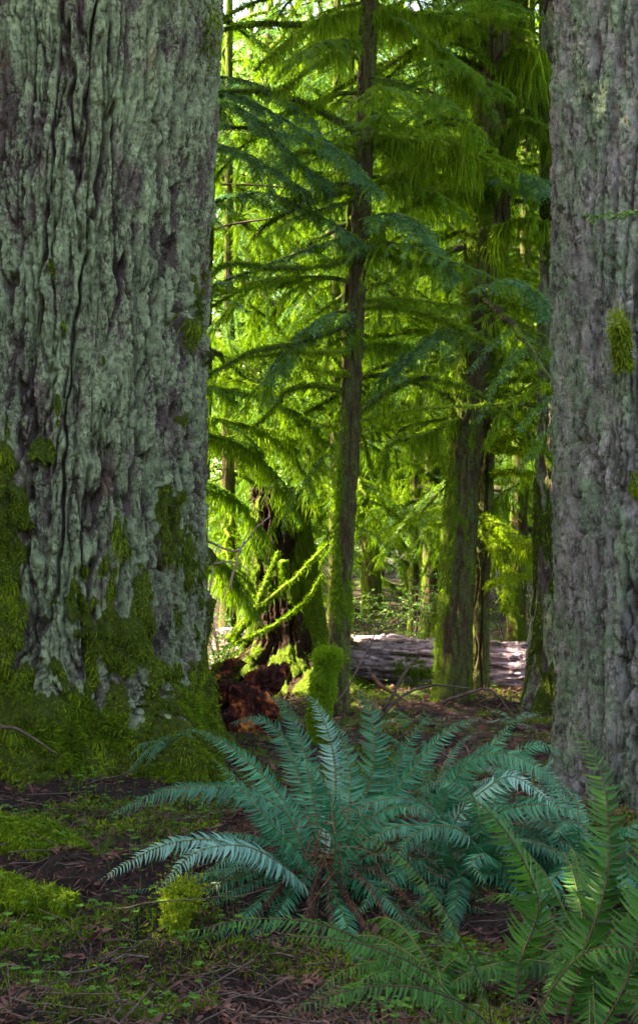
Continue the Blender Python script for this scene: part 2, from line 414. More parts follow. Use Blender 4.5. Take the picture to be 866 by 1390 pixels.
def big_left():
    D0 = 7.8
    c = interp([(-.5, (82-433)/F*D0, D0), (.6, (85-433)/F*D0, D0), (1.5, (88-433)/F*D0, D0), (2.9, (98-433)/F*D0, D0), (4.75, (116-433)/F*D0, D0), (13, (190-433)/F*D0, D0)])
    def ang(T, c0, wd):
        d = (T-math.radians(c0)+PI) % (2*PI)-PI; return np.exp(-(d/math.radians(wd))**2)
    def rad(T, z):
        zz = np.clip(z, -.3, 99)
        r = .86-.004*zz
        r = r+.22*np.exp(-zz/.22)*(.6+.4*np.cos(5*T+1.0))
        r = r+.42*np.exp(-(np.maximum(zz, 0)/1.35)**2)*ang(T, -128, 24)
        r = r+.24*np.exp(-(np.maximum(zz, 0)/.5)**1.6)*ang(T, -90, 30)
        r = r+.55*np.exp(-(np.maximum(zz, 0)/.44)**2)*ang(T, -46, 15)
        r = r+.14*np.exp(-(np.maximum(zz, 0)/1.1)**2)*ang(T, -82, 11)+.10*np.exp(-(np.maximum(zz, 0)/1.3)**2)*ang(T, -58, 9)
        r = r-.10*np.exp(-((zz-1.25)/.33)**2)*ang(T, -100, 5.5)   # dark hollow
        return r
    def mossf(x, y, z, T):
        u = (x)/y*F+CX; v = CY-(z-CAMZ)/y*F       # only used to follow the tree's own moss line
        n = fbm(x*3, y*3, z*1.3, 4, 71); n2 = fbm(x*9, y*9, z*3.5, 3, 75)
        s_ = (T+PI/2)                                # 0 = front, + = right
        line = .80+1.15*sstep(.10, -.18, s_)-.22*np.clip(s_-.3, 0, 2)
        m = sstep(-.32, .30, (line-z)*1.0+n*1.0+n2*.7)
        m = np.maximum(m, sstep(.36, .55, .45*n+.9*fbm(x*7, y*7, z*3.2, 3, 79)-.10*(z-1.3))*.8*(z < 3.9))
        hump = np.exp(-((s_+.22)/.10)**2-((z-1.38)/.22)**2)
        m = np.maximum(m, np.clip(hump*1.6, 0, 1))
        hole = np.exp(-((s_+.37)/.065)**2-((z-1.22)/.22)**2)
        m = m*(1-np.clip(1.4*hole, 0, 1))
        lump = np.clip(.5+1.1*fbm(x*6, y*6, z*4, 3, 90), 0, 1.4)
        md = m*(.02+.075*lump)+.07*hump
        return m, md
    zs = zaxis(-.35, 5.0, .0048, 13)
    V, q, ridge, mo, T = trunk_grid(c, zs, rad, fir_relief(6.6, .10, .085, 100), 520, 40, 195, mossf)
    Vf = V.reshape(-1, 3); base = np.array([c(0)[0], D0, 0])
    t = thing('douglas_fir', 'massive furrowed conifer trunk crusted with pale green lichen, thick moss over its flared roots', 'tree', tuple(base))
    link('trunk', mesh_np('trunk', Vf-base, [q], M['fir_bark'], {'ridge': ridge, 'moss': mo}, smooth=False), t)
    g = Geo(); mk = mo.ravel()**1.5*(Vf[:, 1] < D0+.35)*(Vf[:, 2] > -.1)
    carpet(g, Vf, q, mk*(Vf[:, 2] < 3.5), 240000, .020, .0019)
    hi = mk*np.clip(fbm(Vf[:, 0]*5, Vf[:, 1]*5, Vf[:, 2]*5, 2, 99)*2.5, 0, 1)
    carpet(g, Vf, q, hi, 30000, .07, .0024, 1.4, .35)
    g.build('moss', M['bark_moss'], t, off=base)
    # fresher cushions low on the roots
    g = Geo(); lo_ = mk*sstep(.75, .25, Vf[:, 2])*np.clip(.1+fbm(Vf[:, 0]*4, Vf[:, 1]*4, Vf[:, 2]*4, 3, 199)*3, 0, 1)
    carpet(g, Vf, q, lo_, 60000, .03, .0032, .3, .9)
    g.build('cushion_moss', M['bright_moss'], t, off=base)
    # small moss pads on the right edge of the trunk
    g = Geo()
    side = np.exp(-((T.ravel()-math.radians(-12))/.12)**2)*np.clip(fbm(Vf[:, 2]*1.2, 0*Vf[:, 2], 0*Vf[:, 2], 2, 7)*4, 0, 1)*(Vf[:, 2] > 1)
    carpet(g, Vf, q, side, 6000, .05, .004)
    g.build('moss_pad', M['bark_moss'], t, off=base)
big_left()

def big_right():
    D0 = 6.6
    X = lambda p: (p-433)/F*D0
    c = interp([(-.4, X(916), D0), (.6, X(914), D0), (1.5, X(907), D0), (2.8, X(903), D0), (4.3, X(903), D0), (13, X(896), D0)])
    def rad(T, z):
        zz = np.clip(z, -.3, 99)
        return .60-.003*zz+.10*np.exp(-np.maximum(zz, 0)/.25)*(.6+.4*np.cos(4*T))
    def mossf(x, y, z, T):
        n = fbm(x*4, y*4, z*1.5, 4, 171)
        m = sstep(.60, .80, n-.05*z)*.8
        return m, m*.02
    zs = zaxis(-.35, 4.6, .0052, 13)
    V, q, ridge, mo, T = trunk_grid(c, zs, rad, fir_relief(7.5, .10, .035, 300, .8), 330, 40, 200, mossf)
    Vf = V.reshape(-1, 3); base = np.array([c(0)[0], D0, 0])
    t = thing('douglas_fir', 'thick straight conifer trunk with lavender grey ridged bark at the right edge of the photo', 'tree', tuple(base))
    link('trunk', mesh_np('trunk', Vf-base, [q], M['fir_bark2'], {'ridge': ridge, 'moss': mo}, smooth=False), t)
    g = Geo(); mk = mo.ravel()**1.5*(Vf[:, 1] < D0+.2)*(Vf[:, 2] > -.1)
    carpet(g, Vf, q, mk, 9000, .04, .003)
    g.build('moss', M['bark_moss'], t, off=base)
big_right()

def trunk_tree(name, label, pts, mat, base_r, top_r, zt, moss=.2, seed=0, sides=110, nz=.012, flare=.25, deep=.012, zfine=5.8, blades_n=5000, mossy_side=None, ln=.03, sc=14, parent=None):
    """pts: list of (px,py,D); returns (thing, centre fn)"""
    W = np.array([at(*p) for p in pts]); W = W[np.argsort(W[:, 2])]
    z = W[:, 2]; ext = W[-1]+(W[-1]-W[-2])/(W[-1, 2]-W[-2, 2])*(zt-W[-1, 2]) if zt > z[-1] else W[-1]
    lo_ = W[0]-(W[1]-W[0])/(W[1, 2]-W[0, 2])*(W[0, 2]+.7)
    W = np.vstack([lo_, W, ext]) if zt > z[-1] else np.vstack([lo_, W])
    def c(zz): return np.interp(zz, W[:, 2], W[:, 0]), np.interp(zz, W[:, 2], W[:, 1])
    def rad(T, zz):
        f = np.clip(zz/zt, 0, 1)
        return base_r*(1-f)+top_r*f+base_r*flare*np.exp(-np.clip(zz, -.2, 99)/.2)*(1+.35*np.cos(4*T+seed))
    def relief(x, y, z, T):
        n = np.abs(noise(x*sc, y*sc, z*sc*.22, seed+1)); r = sstep(0, .2, n)
        d = deep*(r-1)+deep*.6*fbm(x*30, y*30, z*12, 4, seed+4)+base_r*.12*fbm(x*2, y*2, z*1.2, 2, seed+6)
        return d, r
    def mossf(x, y, z, T):
        n = fbm(x*5, y*5, z*1.1, 4, seed+71)
        m = sstep(-.25, .25, n+moss-.5+.35*np.exp(-np.maximum(z, 0)/.7))
        if mossy_side is not None: m = np.maximum(m, sstep(.35, .9, np.cos(T-mossy_side)+n*.6))
        return m, m*base_r*.08
    zs = zaxis(-.7, min(zfine, zt), nz, zt)
    V, q, ridge, mo, T = trunk_grid(c, zs, rad, relief, sides, 24, 230, mossf)
    Vf = V.reshape(-1, 3); base = np.array([*c(0), 0.])
    t = thing(name, label, 'tree', tuple(base)) if parent is None else parent
    link('trunk', mesh_np('trunk', Vf-base, [q], mat, {'ridge': ridge, 'moss': mo}), t)
    if blades_n:
        g = Geo(); carpet(g, Vf, q, mo.ravel()**1.5*(Vf[:, 2] < 6), blades_n, ln, .004)
        g.build('moss', M['hang_moss'], t, off=base)
    return t, c, base

# ---------------------------------------------------------------- branches
def hang(g, P, n, lmin, lmax, wd, clump=1.0, seed=0):
    """hanging moss strands under polyline P"""
    seg = np.linalg.norm(np.diff(P, axis=0), axis=1); cum = np.concatenate([[0], np.cumsum(seg)])
    s = rng.random(n)*cum[-1]
    B = np.stack([np.interp(s, cum, P[:, k]) for k in range(3)], -1)
    k = noise(B[:, 0]*5, B[:, 1]*5, B[:, 2]*5+seed*3.3, seed)+.5*noise(B[:, 0]*16, B[:, 1]*16, B[:, 2]*16, seed+1)
    amp = np.clip(.35+clump*k*1.7, .06, 1.35)
    L = (lmin+(lmax-lmin)*rng.random(n)**1.5)*amp
    D = np.stack([.24*rng.standard_normal(n), .24*rng.standard_normal(n), -1+0*s], -1)*L[:, None]
    a = rng.random(n)*PI
    W = np.stack([np.cos(a), np.sin(a), 0*a], -1)*(wd*(.4+rng.random(n)))[:, None]
    B = B+np.stack([.012*rng.standard_normal(n), .012*rng.standard_normal(n), .01*rng.random(n)], -1)
    blades(g, B, D, W, bend=np.stack([.06*rng.standard_normal(n), .06*rng.standard_normal(n), 0*s], -1)*L[:, None])
def fuzz(g, P, R, n, ln, wd):
    """short moss all round a limb"""
    seg = np.linalg.norm(np.diff(P, axis=0), axis=1); cum = np.concatenate([[0], np.cumsum(seg)])
    s = rng.random(n)*cum[-1]
    B = np.stack([np.interp(s, cum, P[:, k]) for k in range(3)], -1); r = np.interp(s, cum, np.broadcast_to(R, len(P)))
    T, A, C = frames(P); idx = np.clip(np.searchsorted(cum, s)-1, 0, len(P)-1)
    a = rng.random(n)*2*PI
    N = np.cos(a)[:, None]*A[idx]+np.sin(a)[:, None]*C[idx]
    D = unit(N+.5*rng.standard_normal((n, 3))+np.array([0, 0, -.25]))*(ln*(.4+rng.random(n)))[:, None]
    W = unit(np.cross(D, rng.standard_normal((n, 3))))*wd
    blades(g, B+N*r[:, None]*.85, D, W)
def spray(g, P, side, w, step=.05, leaf=.016, lw=.0035, tl=.12, droop=.25):
    """flat feathery needle sprays both sides of polyline P; side = unit vector(s) in spray plane"""
    seg = np.linalg.norm(np.diff(P, axis=0), axis=1); cum = np.concatenate([[0], np.cumsum(seg)])
    m = max(2, int(cum[-1]/step)); s = (np.arange(m)+.5)/m*cum[-1]
    B = np.stack([np.interp(s, cum, P[:, k]) for k in range(3)], -1)
    T = unit(np.stack([np.interp(s, cum, np.gradient(P[:, k])) for k in range(3)], -1))
    S = unit(np.cross(T, np.array([0, 0, 1.])))
    for sg in (-1, 1):
        l = tl*(.5+.7*rng.random(m))*(1-.65*(s/cum[-1])**1.5)
        D = unit(T*.75+sg*S*(.7+.2*rng.random((m, 1)))+np.array([0, 0, -droop])*rng.random((m, 1))+.12*rng.standard_normal((m, 3)))
        k = 10
        f = (np.arange(k)+.6)/k
        C = B[:, None]+D[:, None]*(f[None, :, None]*l[:, None, None])
        C[..., 2] -= (f**2)[None]*l[:, None]*.25
        S2 = unit(np.cross(D, np.array([0, 0, 1.])+.25*rng.standard_normal((m, 3))))
        for s2 in (-1, 1):
            dd = unit(D[:, None]*.5+s2*S2[:, None]+.15*rng.standard_normal((m, k, 3)))
            ll = leaf*(1.15-.6*f)[None]*(.8+.4*rng.random((m, k)))
            DD = (dd*ll[..., None]).reshape(-1, 3)
            WW = unit(np.cross(DD, np.array([0, 0, 1.])+.5*rng.standard_normal((m*k, 3))))*lw
            blades(g, C.reshape(-1, 3), DD, WW, kite=True)
def gen_branch(L, seed, ntw=22, moss=1.0, needle=1.0, droop=.35, rise=.12, leaf=.02, strand=(.02, .22), wd=.004):
    """returns three meshes (limb, moss, needles); grows along +x"""
    global rng
    keep = rng; rng = np.random.default_rng(seed)
    n = 16; t = np.linspace(0, 1, n)
    P = np.stack([L*t, .12*L*np.sin(t*3+seed)*t+.02*rng.standard_normal(n)*(t > 0), L*(rise*t-droop*t**2.0)+.03*np.cumsum(rng.standard_normal(n))*L*.25*(t > 0)], -1)
    gl, gm, gn = Geo(), Geo(), Geo()
    tube(gl, P, .026*(1-.8*t)*L/1.8+.003, 6, .12)
    if moss: hang(gm, P, int(330*L*moss), *strand, wd, 1, seed); fuzz(gm, P, .024*(1-.7*t), int(700*L), .025, .0035)
    for i in range(ntw):
        tt = .10+.88*(i+rng.random())/ntw; b = np.array([np.interp(tt, t, P[:, k]) for k in range(3)])
        sd = 1 if i % 2 else -1; a = math.radians(38+28*rng.random()); l = L*(.42-.26*tt)*(.6+.7*rng.random())
        u = np.linspace(0, 1, 7)
        Q = b+np.stack([l*u*math.cos(a), sd*l*u*math.sin(a), l*(-.10*u-(.3+.35*rng.random())*u**2)], -1)+.006*rng.standard_normal((7, 3))*(u > 0)[:, None]
        tube(gl, Q, .006*(1-.7*u), 4)
        if moss: fuzz(gm, Q, .006*(1-.6*u), int(260*l), .018, .003)
        if moss: hang(gm, Q, int(250*l*moss*(.5+rng.random())), strand[0], strand[1]*.8, wd, 1, seed+i)
        if needle and rng.random() < needle:
            spray(gn, Q, None, 0, leaf=leaf, lw=leaf*.2)
            spray(gn, P[-5:], None, 0, leaf=leaf, lw=leaf*.2) if i == 0 else None
    rng = keep
    return gl, gm, gn
BR = []      # (limb, moss, needles) prototypes
specs = [(2.4, 24, 1.7, .3, .30), (2.0, 18, 2.0, .2, .50), (1.7, 16, 1.8, .4, .2), (2.6, 24, 1.4, .6, .42), (1.4, 12, 2.2, .1, .6), (2.2, 22, 1.0, .9, .30)]
for k, (L, nt_, mo_, ne_, dr_) in enumerate(specs):
    gl, gm, gn = gen_branch(L, 1000+k, nt_, mo_, ne_, dr_)
    BR.append((gl.mesh('limb', M['darklimb' if k % 2 else 'mosslimb']), gm.mesh('moss', M['hang_moss'], False), gn.mesh('needles', M['yew' if k % 3 else 'needles'], False), L))
CB = []      # dense upper crown branches
for k in range(3):
    gl, gm, gn = gen_branch(3.0, 2000+k, 30, .5, 1.0, .25, .15, leaf=.034, wd=.008)
    CB.append((gl.mesh('limb', M['darklimb']), gm.mesh('moss', M['hang_moss'], False), gn.mesh('needles', M['needles'], False), 3.0))

def put_branch(parent, base, protos, pos, ang, scale, pitch=0, k=None, roll=0):
    k = random.randrange(len(protos)) if k is None else k
    lm, mm, nm, L = protos[k]
    b = bpy.data.objects.new('branch', lm); COL.objects.link(b); b.parent = parent
    b.location = tuple(np.asarray(pos)-base); b.rotation_euler = (roll, pitch, ang); b.scale = (scale,)*3
    for nm_, me in (('moss', mm), ('needles', nm)):
        if me is None: continue
        o = bpy.data.objects.new(nm_, me); COL.objects.link(o); o.parent = b
    return b
def dress(t, c, base, z0, z1, n, protos, smin, smax, angs=None, pr=None):
    for i in range(n):
        z = z0+(z1-z0)*(i+random.random())/n; x, y = c(z)
        a = (i*2.4+random.random()*.7) if angs is None else math.radians(random.uniform(*angs))
        sc = random.uniform(smin, smax)
        put_branch(t, base, protos, (float(x), float(y), z), a, sc, random.uniform(-.35, .5), pr)

# ---- the three slim trunks in the middle
t1, c1, b1 = trunk_tree('hemlock_tree', 'slim dark leaning trunk in the middle, bare below and mossy limbed above', [(457, 975, 9.1), (463, 800, 9.1), (473, 640, 9.1), (483, 420, 9.1), (489, 330, 9.1), (498, 100, 9.1), (500, 0, 9.1)], M['hem_bark'], .076, .05, 13, .06, 1, 90)
t2, c2, b2 = trunk_tree('hemlock_tree', 'thicker mossy trunk with sunlit left edge, standing in front of the fallen log', [(612, 965, 9.7), (620, 800, 9.7), (626, 680, 9.7), (634, 560, 9.7), (650, 400, 9.7), (668, 130, 9.7), (674, 0, 9.7)], M['hem_bark'], .132, .11, 13, .20, 2, 120, mossy_side=PI+.2, blades_n=7000)
t3, c3, b3 = trunk_tree('hemlock_tree', 'thin brown trunk close behind the thicker mossy trunk, in front of the log', [(650, 950, 10.6), (653, 800, 10.6), (660, 620, 10.6), (665, 520, 10.6), (690, 200, 10.6)], M['hem_bark'], .075, .06, 12, .22, 3, 80, mossy_side=PI)
t4, c4, b4 = trunk_tree('red_cedar', 'broad dark red-brown broken snag with mossy buttress far back left of the middle', [(392, 912, 12.4), (388, 800, 12.4), (378, 690, 12.5)], M['cedar_bark'], .36, .26, 1.75, .22, 4, 200, deep=.05, sc=7, flare=.5, mossy_side=-.35, blades_n=9000, ln=.05)
t5, c5, b5 = trunk_tree('hemlock_tree', 'grey green furrowed trunk half hidden behind the right edge trunk', [(752, 955, 9.6), (756, 800, 9.6), (762, 600, 9.6), (766, 100, 9.6)], M['fir_bark'], .20, .15, 12, .35, 5, 130, deep=.03, sc=9, blades_n=4000)
# dense unseen crowns added above the frame to shade the foreground
for (t, c, b, z0, n) in ((t1, c1, b1, 6.6, 30), (t2, c2, b2, 6.8, 34), (t3, c3, b3, 7, 26), (t5, c5, b5, 7, 26)):
    dress(t, c, b, z0, 12, n, CB, .7, 1.15)
# in-frame boughs of those trees
dress(t1, c1, b1, 3.0, 6.2, 20, BR, .35, .65)
dress(t2, c2, b2, 2.9, 6.6, 26, BR, .4, .85)
dress(t3, c3, b3, 2.7, 6.6, 16, BR, .4, .75)

# ---- background trees
def simple_tree(px, D, r, zt, z0, n, label, group=None, smin=.6, smax=1.1, lean=0, seed=0, upper=0):
    gx = (px-CX)/F*D
    t, c, b = trunk_tree('hemlock_tree', label, [(px, CY+CAMZ/D*F, D), (px+lean, CY-(6-CAMZ)/D*F, D)], M['hem_bark'], r, r*.35, zt, .5, seed+50, 26, .08, .3, .01, 4, 0)
    if group: t['group'] = group
    dress(t, c, b, z0, zt*.96, n, BR, smin, smax)
    return t
LAB = ['slender moss-draped conifer deep in the sunlit forest behind the slim middle trunk']
bgset = [  # px, D, r, height, lowest branch, n
    (265, 11.5, .10, 7, 1.9, 16), (310, 14.5, .09, 7.6, .9, 20), (455, 14, .09, 7.5, 1.2, 20), (560, 15, .06, 7, 1.0, 18),
    (585, 16, .12, 8.4, 1.0, 22), (700, 12.6, .10, 7, 1.1, 18), (735, 15.5, .10, 8, .9, 20), (340, 18, .14, 9.2, 1.0, 26),
    (420, 20, .12, 10, .8, 26), (505, 18.5, .14, 9.5, .8, 26), (640, 19.5, .12, 10, .8, 26), (770, 19, .12, 9.5, .8, 22),
    (300, 23, .12, 11, .8, 26), (380, 25, .15, 12, .6, 30), (470, 26, .15, 12.5, .6, 30), (560, 24, .15, 12, .6, 30), (690, 25, .15, 12, .6, 30),
    (620, 30, .15, 14, .4, 30), (430, 31, .15, 14, .4, 30)]
where = ['draped conifer just right of the big left trunk, boughs reaching behind it', 'thin moss-hung conifer behind the red rotten stump', 'moss-hung conifer directly behind the slim middle trunk',
         'small moss-hung conifer between the slim middle trunk and the thicker mossy trunk', 'bright moss-draped conifer behind the log, left of the thicker mossy trunk', 'moss-laden conifer between the thin brown trunk and right trunk',
         'bright green draped conifer behind the grey green trunk at right']
simple_tree(634, 11.4, .05, 6.2, 1.3, 26, 'slim shaded moss-hung conifer hidden behind the thicker mossy trunk', None, .4, .75, 10, 91)
simple_tree(742, 10.9, .05, 6.4, 1.0, 28, 'slim shaded moss-hung conifer tucked behind the grey green trunk', None, .35, .7, -8, 92)
simple_tree(458, 10.4, .04, 6.2, 2.0, 20, 'slim shaded moss-hung conifer hidden behind the slim middle trunk', None, .4, .7, 22, 93)
for i, (px, D, h) in enumerate([(960, 12.5, 8), (1040, 16, 9), (1110, 12, 8), (1190, 19, 10), (1280, 14, 9), (1400, 18, 10), (1080, 24, 12), (1250, 27, 13), (60, 27, 11), (-80, 29, 11), (160, 31, 12)]):
    simple_tree(px, D, .13, h, .6, 24, 'moss-draped conifer standing beyond the photo edge or hidden behind the great trunks', 'conifers beyond the photo edge', .8, 1.3, 10, 120+i)
for i, (px, D, r, h, z0, n) in enumerate(bgset):
    far = i >= 7
    simple_tree(px, D, r, h, z0, n, 'distant moss-draped conifer merging into the bright green backdrop' if far else where[i], 'conifers far back in the forest' if far else None,
                .7 if D < 17 else .9, 1.1 if D < 17 else 1.5, random.uniform(-25, 25), i)

def bright_backdrop(px, D, h, label, seed):
    base = at(px, 800, D); base[2] = gz(base[0], base[1]); r_ = random.Random(seed)
    t = thing('backdrop_tree', label, 'tree', tuple(base), 'broadleaf trees added to brighten the backdrop'); gt, gl = Geo(), Geo()
    top = base+np.array([r_.uniform(-.5, .5), 0, h*.8]); P = spline(np.array([base-[0, 0, .3], (base+top)/2+[r_.uniform(-.3, .3), 0, 0], top]), 14)
    tube(gt, P, np.linspace(.13, .04, 14), 8)
    for i in range(34):
        p = P[r_.randint(2, 13)]; a = r_.uniform(0, 2*PI); l = r_.uniform(.8, 2.4)
        Q = spline(np.array([p, p+[math.cos(a)*l*.5, math.sin(a)*l*.5, .25*l], p+[math.cos(a)*l, math.sin(a)*l, .2*l]]), 8); tube(gt, Q, np.linspace(.03, .006, 8), 4)
        for j in range(9):
            c = Q[r_.randint(2, 7)]+rng.standard_normal(3)*.22; m = 46
            B = c+rng.standard_normal((m, 3))*np.array([.26, .26, .10]); a2 = rng.random(m)*2*PI
            Dv = np.stack([np.cos(a2), np.sin(a2), -.5-.5*rng.random(m)], -1)*.075*(.6+.6*rng.random((m, 1)))
            blades(gl, B, Dv, unit(np.cross(Dv, rng.standard_normal((m, 3))+[0, 0, 1]))*.027, kite=True)
    gt.build('trunk', M['hem_bark'], t, off=base); gl.build('crown', M['bright_backdrop'], t, False, off=base)
for i_, (px_, D_, h_) in enumerate([(310, 19, 11), (400, 27, 14), (500, 23, 12), (600, 22, 12), (700, 20, 11), (560, 30, 15), (340, 31, 15), (460, 36, 17), (660, 33, 16), (270, 25, 13), (760, 27, 14)]):
    bright_backdrop(px_, D_, h_, 'added broadleaf tree, leaves coloured pale to brighten the backdrop behind the moss-draped conifers', i_)
# ---- unseen trees added left of the frame to keep the foreground in shade
def shade_tree(x, y, r, zt, z0, n, label):
    D = y; px = x/D*F+CX
    t, c, b = trunk_tree('hemlock_tree', label, [(px, CY+CAMZ/D*F, D), (px, CY-(6-CAMZ)/D*F, D)], M['fir_bark'], r, r*.5, zt, .4, 77, 60, .1, .3, .03, 4, 0)
    dress(t, c, b, z0, zt, n, CB, .8, 1.3)
def sky_block_tree(x, y, label):  # unseen conifer, added to block low sky light from behind
    r = .22; t = thing('hemlock_tree', label, 'tree', (x, y, 0)); g = Geo()
    tube(g, np.array([[x, y, -.3], [x, y, 2.4], [x+.05, y, 4.8]]), [r, r*.8, r*.3], 12); g.build('trunk', M['hem_bark'], t, off=(x, y, 0))
    dress(t, lambda z: (x, y), np.array([x, y, 0.]), .4, 4.2, 20, CB, .8, 1.1)
for x_, y_, l_ in ((-5.5, -3.5, 'unseen conifer added behind the camera on the left to block low sky light'), (-2.6, -5.8, 'unseen conifer added behind the camera, left of centre, to block low sky light'),
                   (3.2, -5.6, 'unseen conifer added behind the camera, right of centre, to block low sky light'), (5.8, -3.2, 'unseen conifer added behind the camera on the right to block low sky light'), (6.6, .4, 'unseen conifer added right of the camera to block low sky light'), (6.2, 4.2, 'unseen conifer added at far right to block low sky light')):
    sky_block_tree(x_, y_, l_)
shade_tree(-5.0, 8.8, .30, 11, 2.0, 46, 'added unseen conifer left of the great mossy trunk, shading the foreground')
shade_tree(-6.0, 7.0, .25, 10, 1.2, 40, 'added unseen bushy conifer on the left that shades the foreground')
shade_tree(-6.8, 8.4, .30, 12, 1.5, 46, 'added unseen tall dense conifer furthest left, shading the foreground')
shade_tree(-6.6, 5.2, .22, 9, .8, 34, 'added unseen conifer level with the ferns, shading them from the left')
shade_tree(-6.4, 2.6, .22, 9, .8, 34, 'added unseen shade conifer nearest the camera on the left')

# ---------------------------------------------------------------- hemlock sprays beside the big trunk
def limb_branch(parent, base, ctrl, r0, r1, mossn=300, strand=(.04, .3), needle=0, ntw=0, mat='mosslimb', mm='hang_moss', nm='needles', fz=500, wd=.006, tw=(.12, .4), leaf=.02, tl=.13, droop=.4, cover=1.0, label=None):
    P = spline(np.array([at(*p) for p in ctrl]), 26); n = len(P)
    P = P+.004*rng.standard_normal(P.shape)
    R = np.linspace(r0, r1, n); gl, gm, gn = Geo(), Geo(), Geo()
    tube(gl, P, R, 7, .10)
    if mossn: hang(gm, P, mossn, *strand, wd, 1, int(abs(P[0, 0])*100) % 97)
    if fz: fuzz(gm, P, R, fz, .03, .0035)
    S, A, B = frames(P)
    for i in range(ntw):
        k = int((.06+.9*(i+rng.random())/ntw)*(n-1)); sd = 1 if i % 2 else -1
        l = (tw[0]+(tw[1]-tw[0])*rng.random())*(1.15-.7*k/n); u = np.linspace(0, 1, 7)[:, None]
        d = unit(S[k]*.8+sd*A[k]*.7+rng.standard_normal(3)*.15)
        Q = P[k]+d*l*u+np.array([0, 0, -1.])*l*droop*u**2
        tube(gl, Q, .005*(1-.7*u[:, 0]), 4)
        if mossn and rng.random() < cover: hang(gm, Q, int(l*mossn*.45), strand[0], strand[1]*.8, wd, 1, i)
        if rng.random() < needle: spray(gn, Q, None, 0, step=.03, leaf=leaf, lw=leaf*.2, tl=tl)
    if needle: spray(gn, P[4:], None, 0, step=.03, leaf=leaf, lw=leaf*.2, tl=tl)
    b = gl.build('branch', M[mat], parent, off=base)
    if label: b['label'] = label
    if gm.V: gm.build('moss', M[mm], b, False, off=base)
    if gn.V: gn.build('needles', M[nm], b, False, off=base)
# a young hemlock hidden behind the big trunk sends blue-green sprays to the right
tY, cY, bY = trunk_tree('hemlock_tree', 'young hemlock behind the great left trunk with drooping blue-green needle sprays', [(215, 960, 9.3), (225, 100, 9.3)], M['hem_bark'], .09, .05, 7, .3, 9, 50, .04, .3, .01, 4, 0)
for ctrl, ntw in (([(228, 150, 9.2), (310, 128, 8.9), (390, 165, 8.7), (460, 205, 8.6), (520, 262, 8.5)], 26),
                  ([(228, 120, 9.3), (330, 150, 9.0), (400, 215, 8.8), (450, 250, 8.7)], 22),
                  ([(226, 230, 9.3), (300, 200, 9.0), (360, 225, 8.8), (420, 262, 8.7)], 18),
                  ([(226, 120, 9.4), (300, 105, 9.2), (360, 120, 9.0), (430, 165, 8.9)], 18),
                  ([(226, 300, 9.3), (340, 262, 9.1), (430, 290, 8.9), (505, 335, 8.8)], 20),
                  ([(222, 420, 9.6), (320, 375, 9.4), (400, 345, 9.2), (470, 320, 9.0)], 14)):
    limb_branch(tY, bY, ctrl, .014, .004, 260, (.04, .22), 1.0, ntw, 'darklimb', fz=0, cover=.5, leaf=.021, tl=.14, tw=(.15, .42))
# blue-green sprays on the middle trees
for t, b, ctrl, ntw in ((t1, b1, [(489, 300, 9.0), (540, 290, 8.8), (590, 330, 8.7), (620, 380, 8.6)], 14),
                        (t2, b2, [(650, 400, 9.6), (690, 380, 9.2), (730, 400, 9.0), (760, 440, 8.9)], 14),
                        (t2, b2, [(645, 440, 9.6), (600, 450, 9.2), (560, 475, 9.0), (510, 520, 8.9)], 16),
                        (t2, b2, [(655, 260, 9.6), (700, 235, 9.3), (740, 250, 9.1)], 12),
                        (t1, b1, [(485, 420, 9.1), (440, 430, 9.0), (390, 470, 8.9), (360, 520, 8.9)], 12)):
    limb_branch(t, b, ctrl, .012, .004, 200, (.04, .25), 1.0, ntw, 'darklimb', fz=0, cover=.6, leaf=.021, tl=.14)

for ctrl in ([(225, 600, 9.6), (290, 590, 9.9), (350, 625, 10.2), (395, 690, 10.4)], [(225, 660, 9.8), (280, 655, 10.2), (330, 690, 10.4), (350, 750, 10.5)],
             [(225, 520, 9.6), (310, 530, 10.0), (400, 560, 10.4), (450, 610, 10.6)], [(225, 760, 9.9), (270, 750, 10.2), (310, 775, 10.4), (330, 815, 10.5)], [(225, 560, 9.8), (300, 570, 10.2), (380, 600, 10.5), (430, 680, 10.6)]):
    limb_branch(tY, bY, ctrl, .016, .006, 900, (.05, .34), .5, 18, 'mosslimb', fz=1200, tw=(.2, .5), wd=.0042, nm='yew')
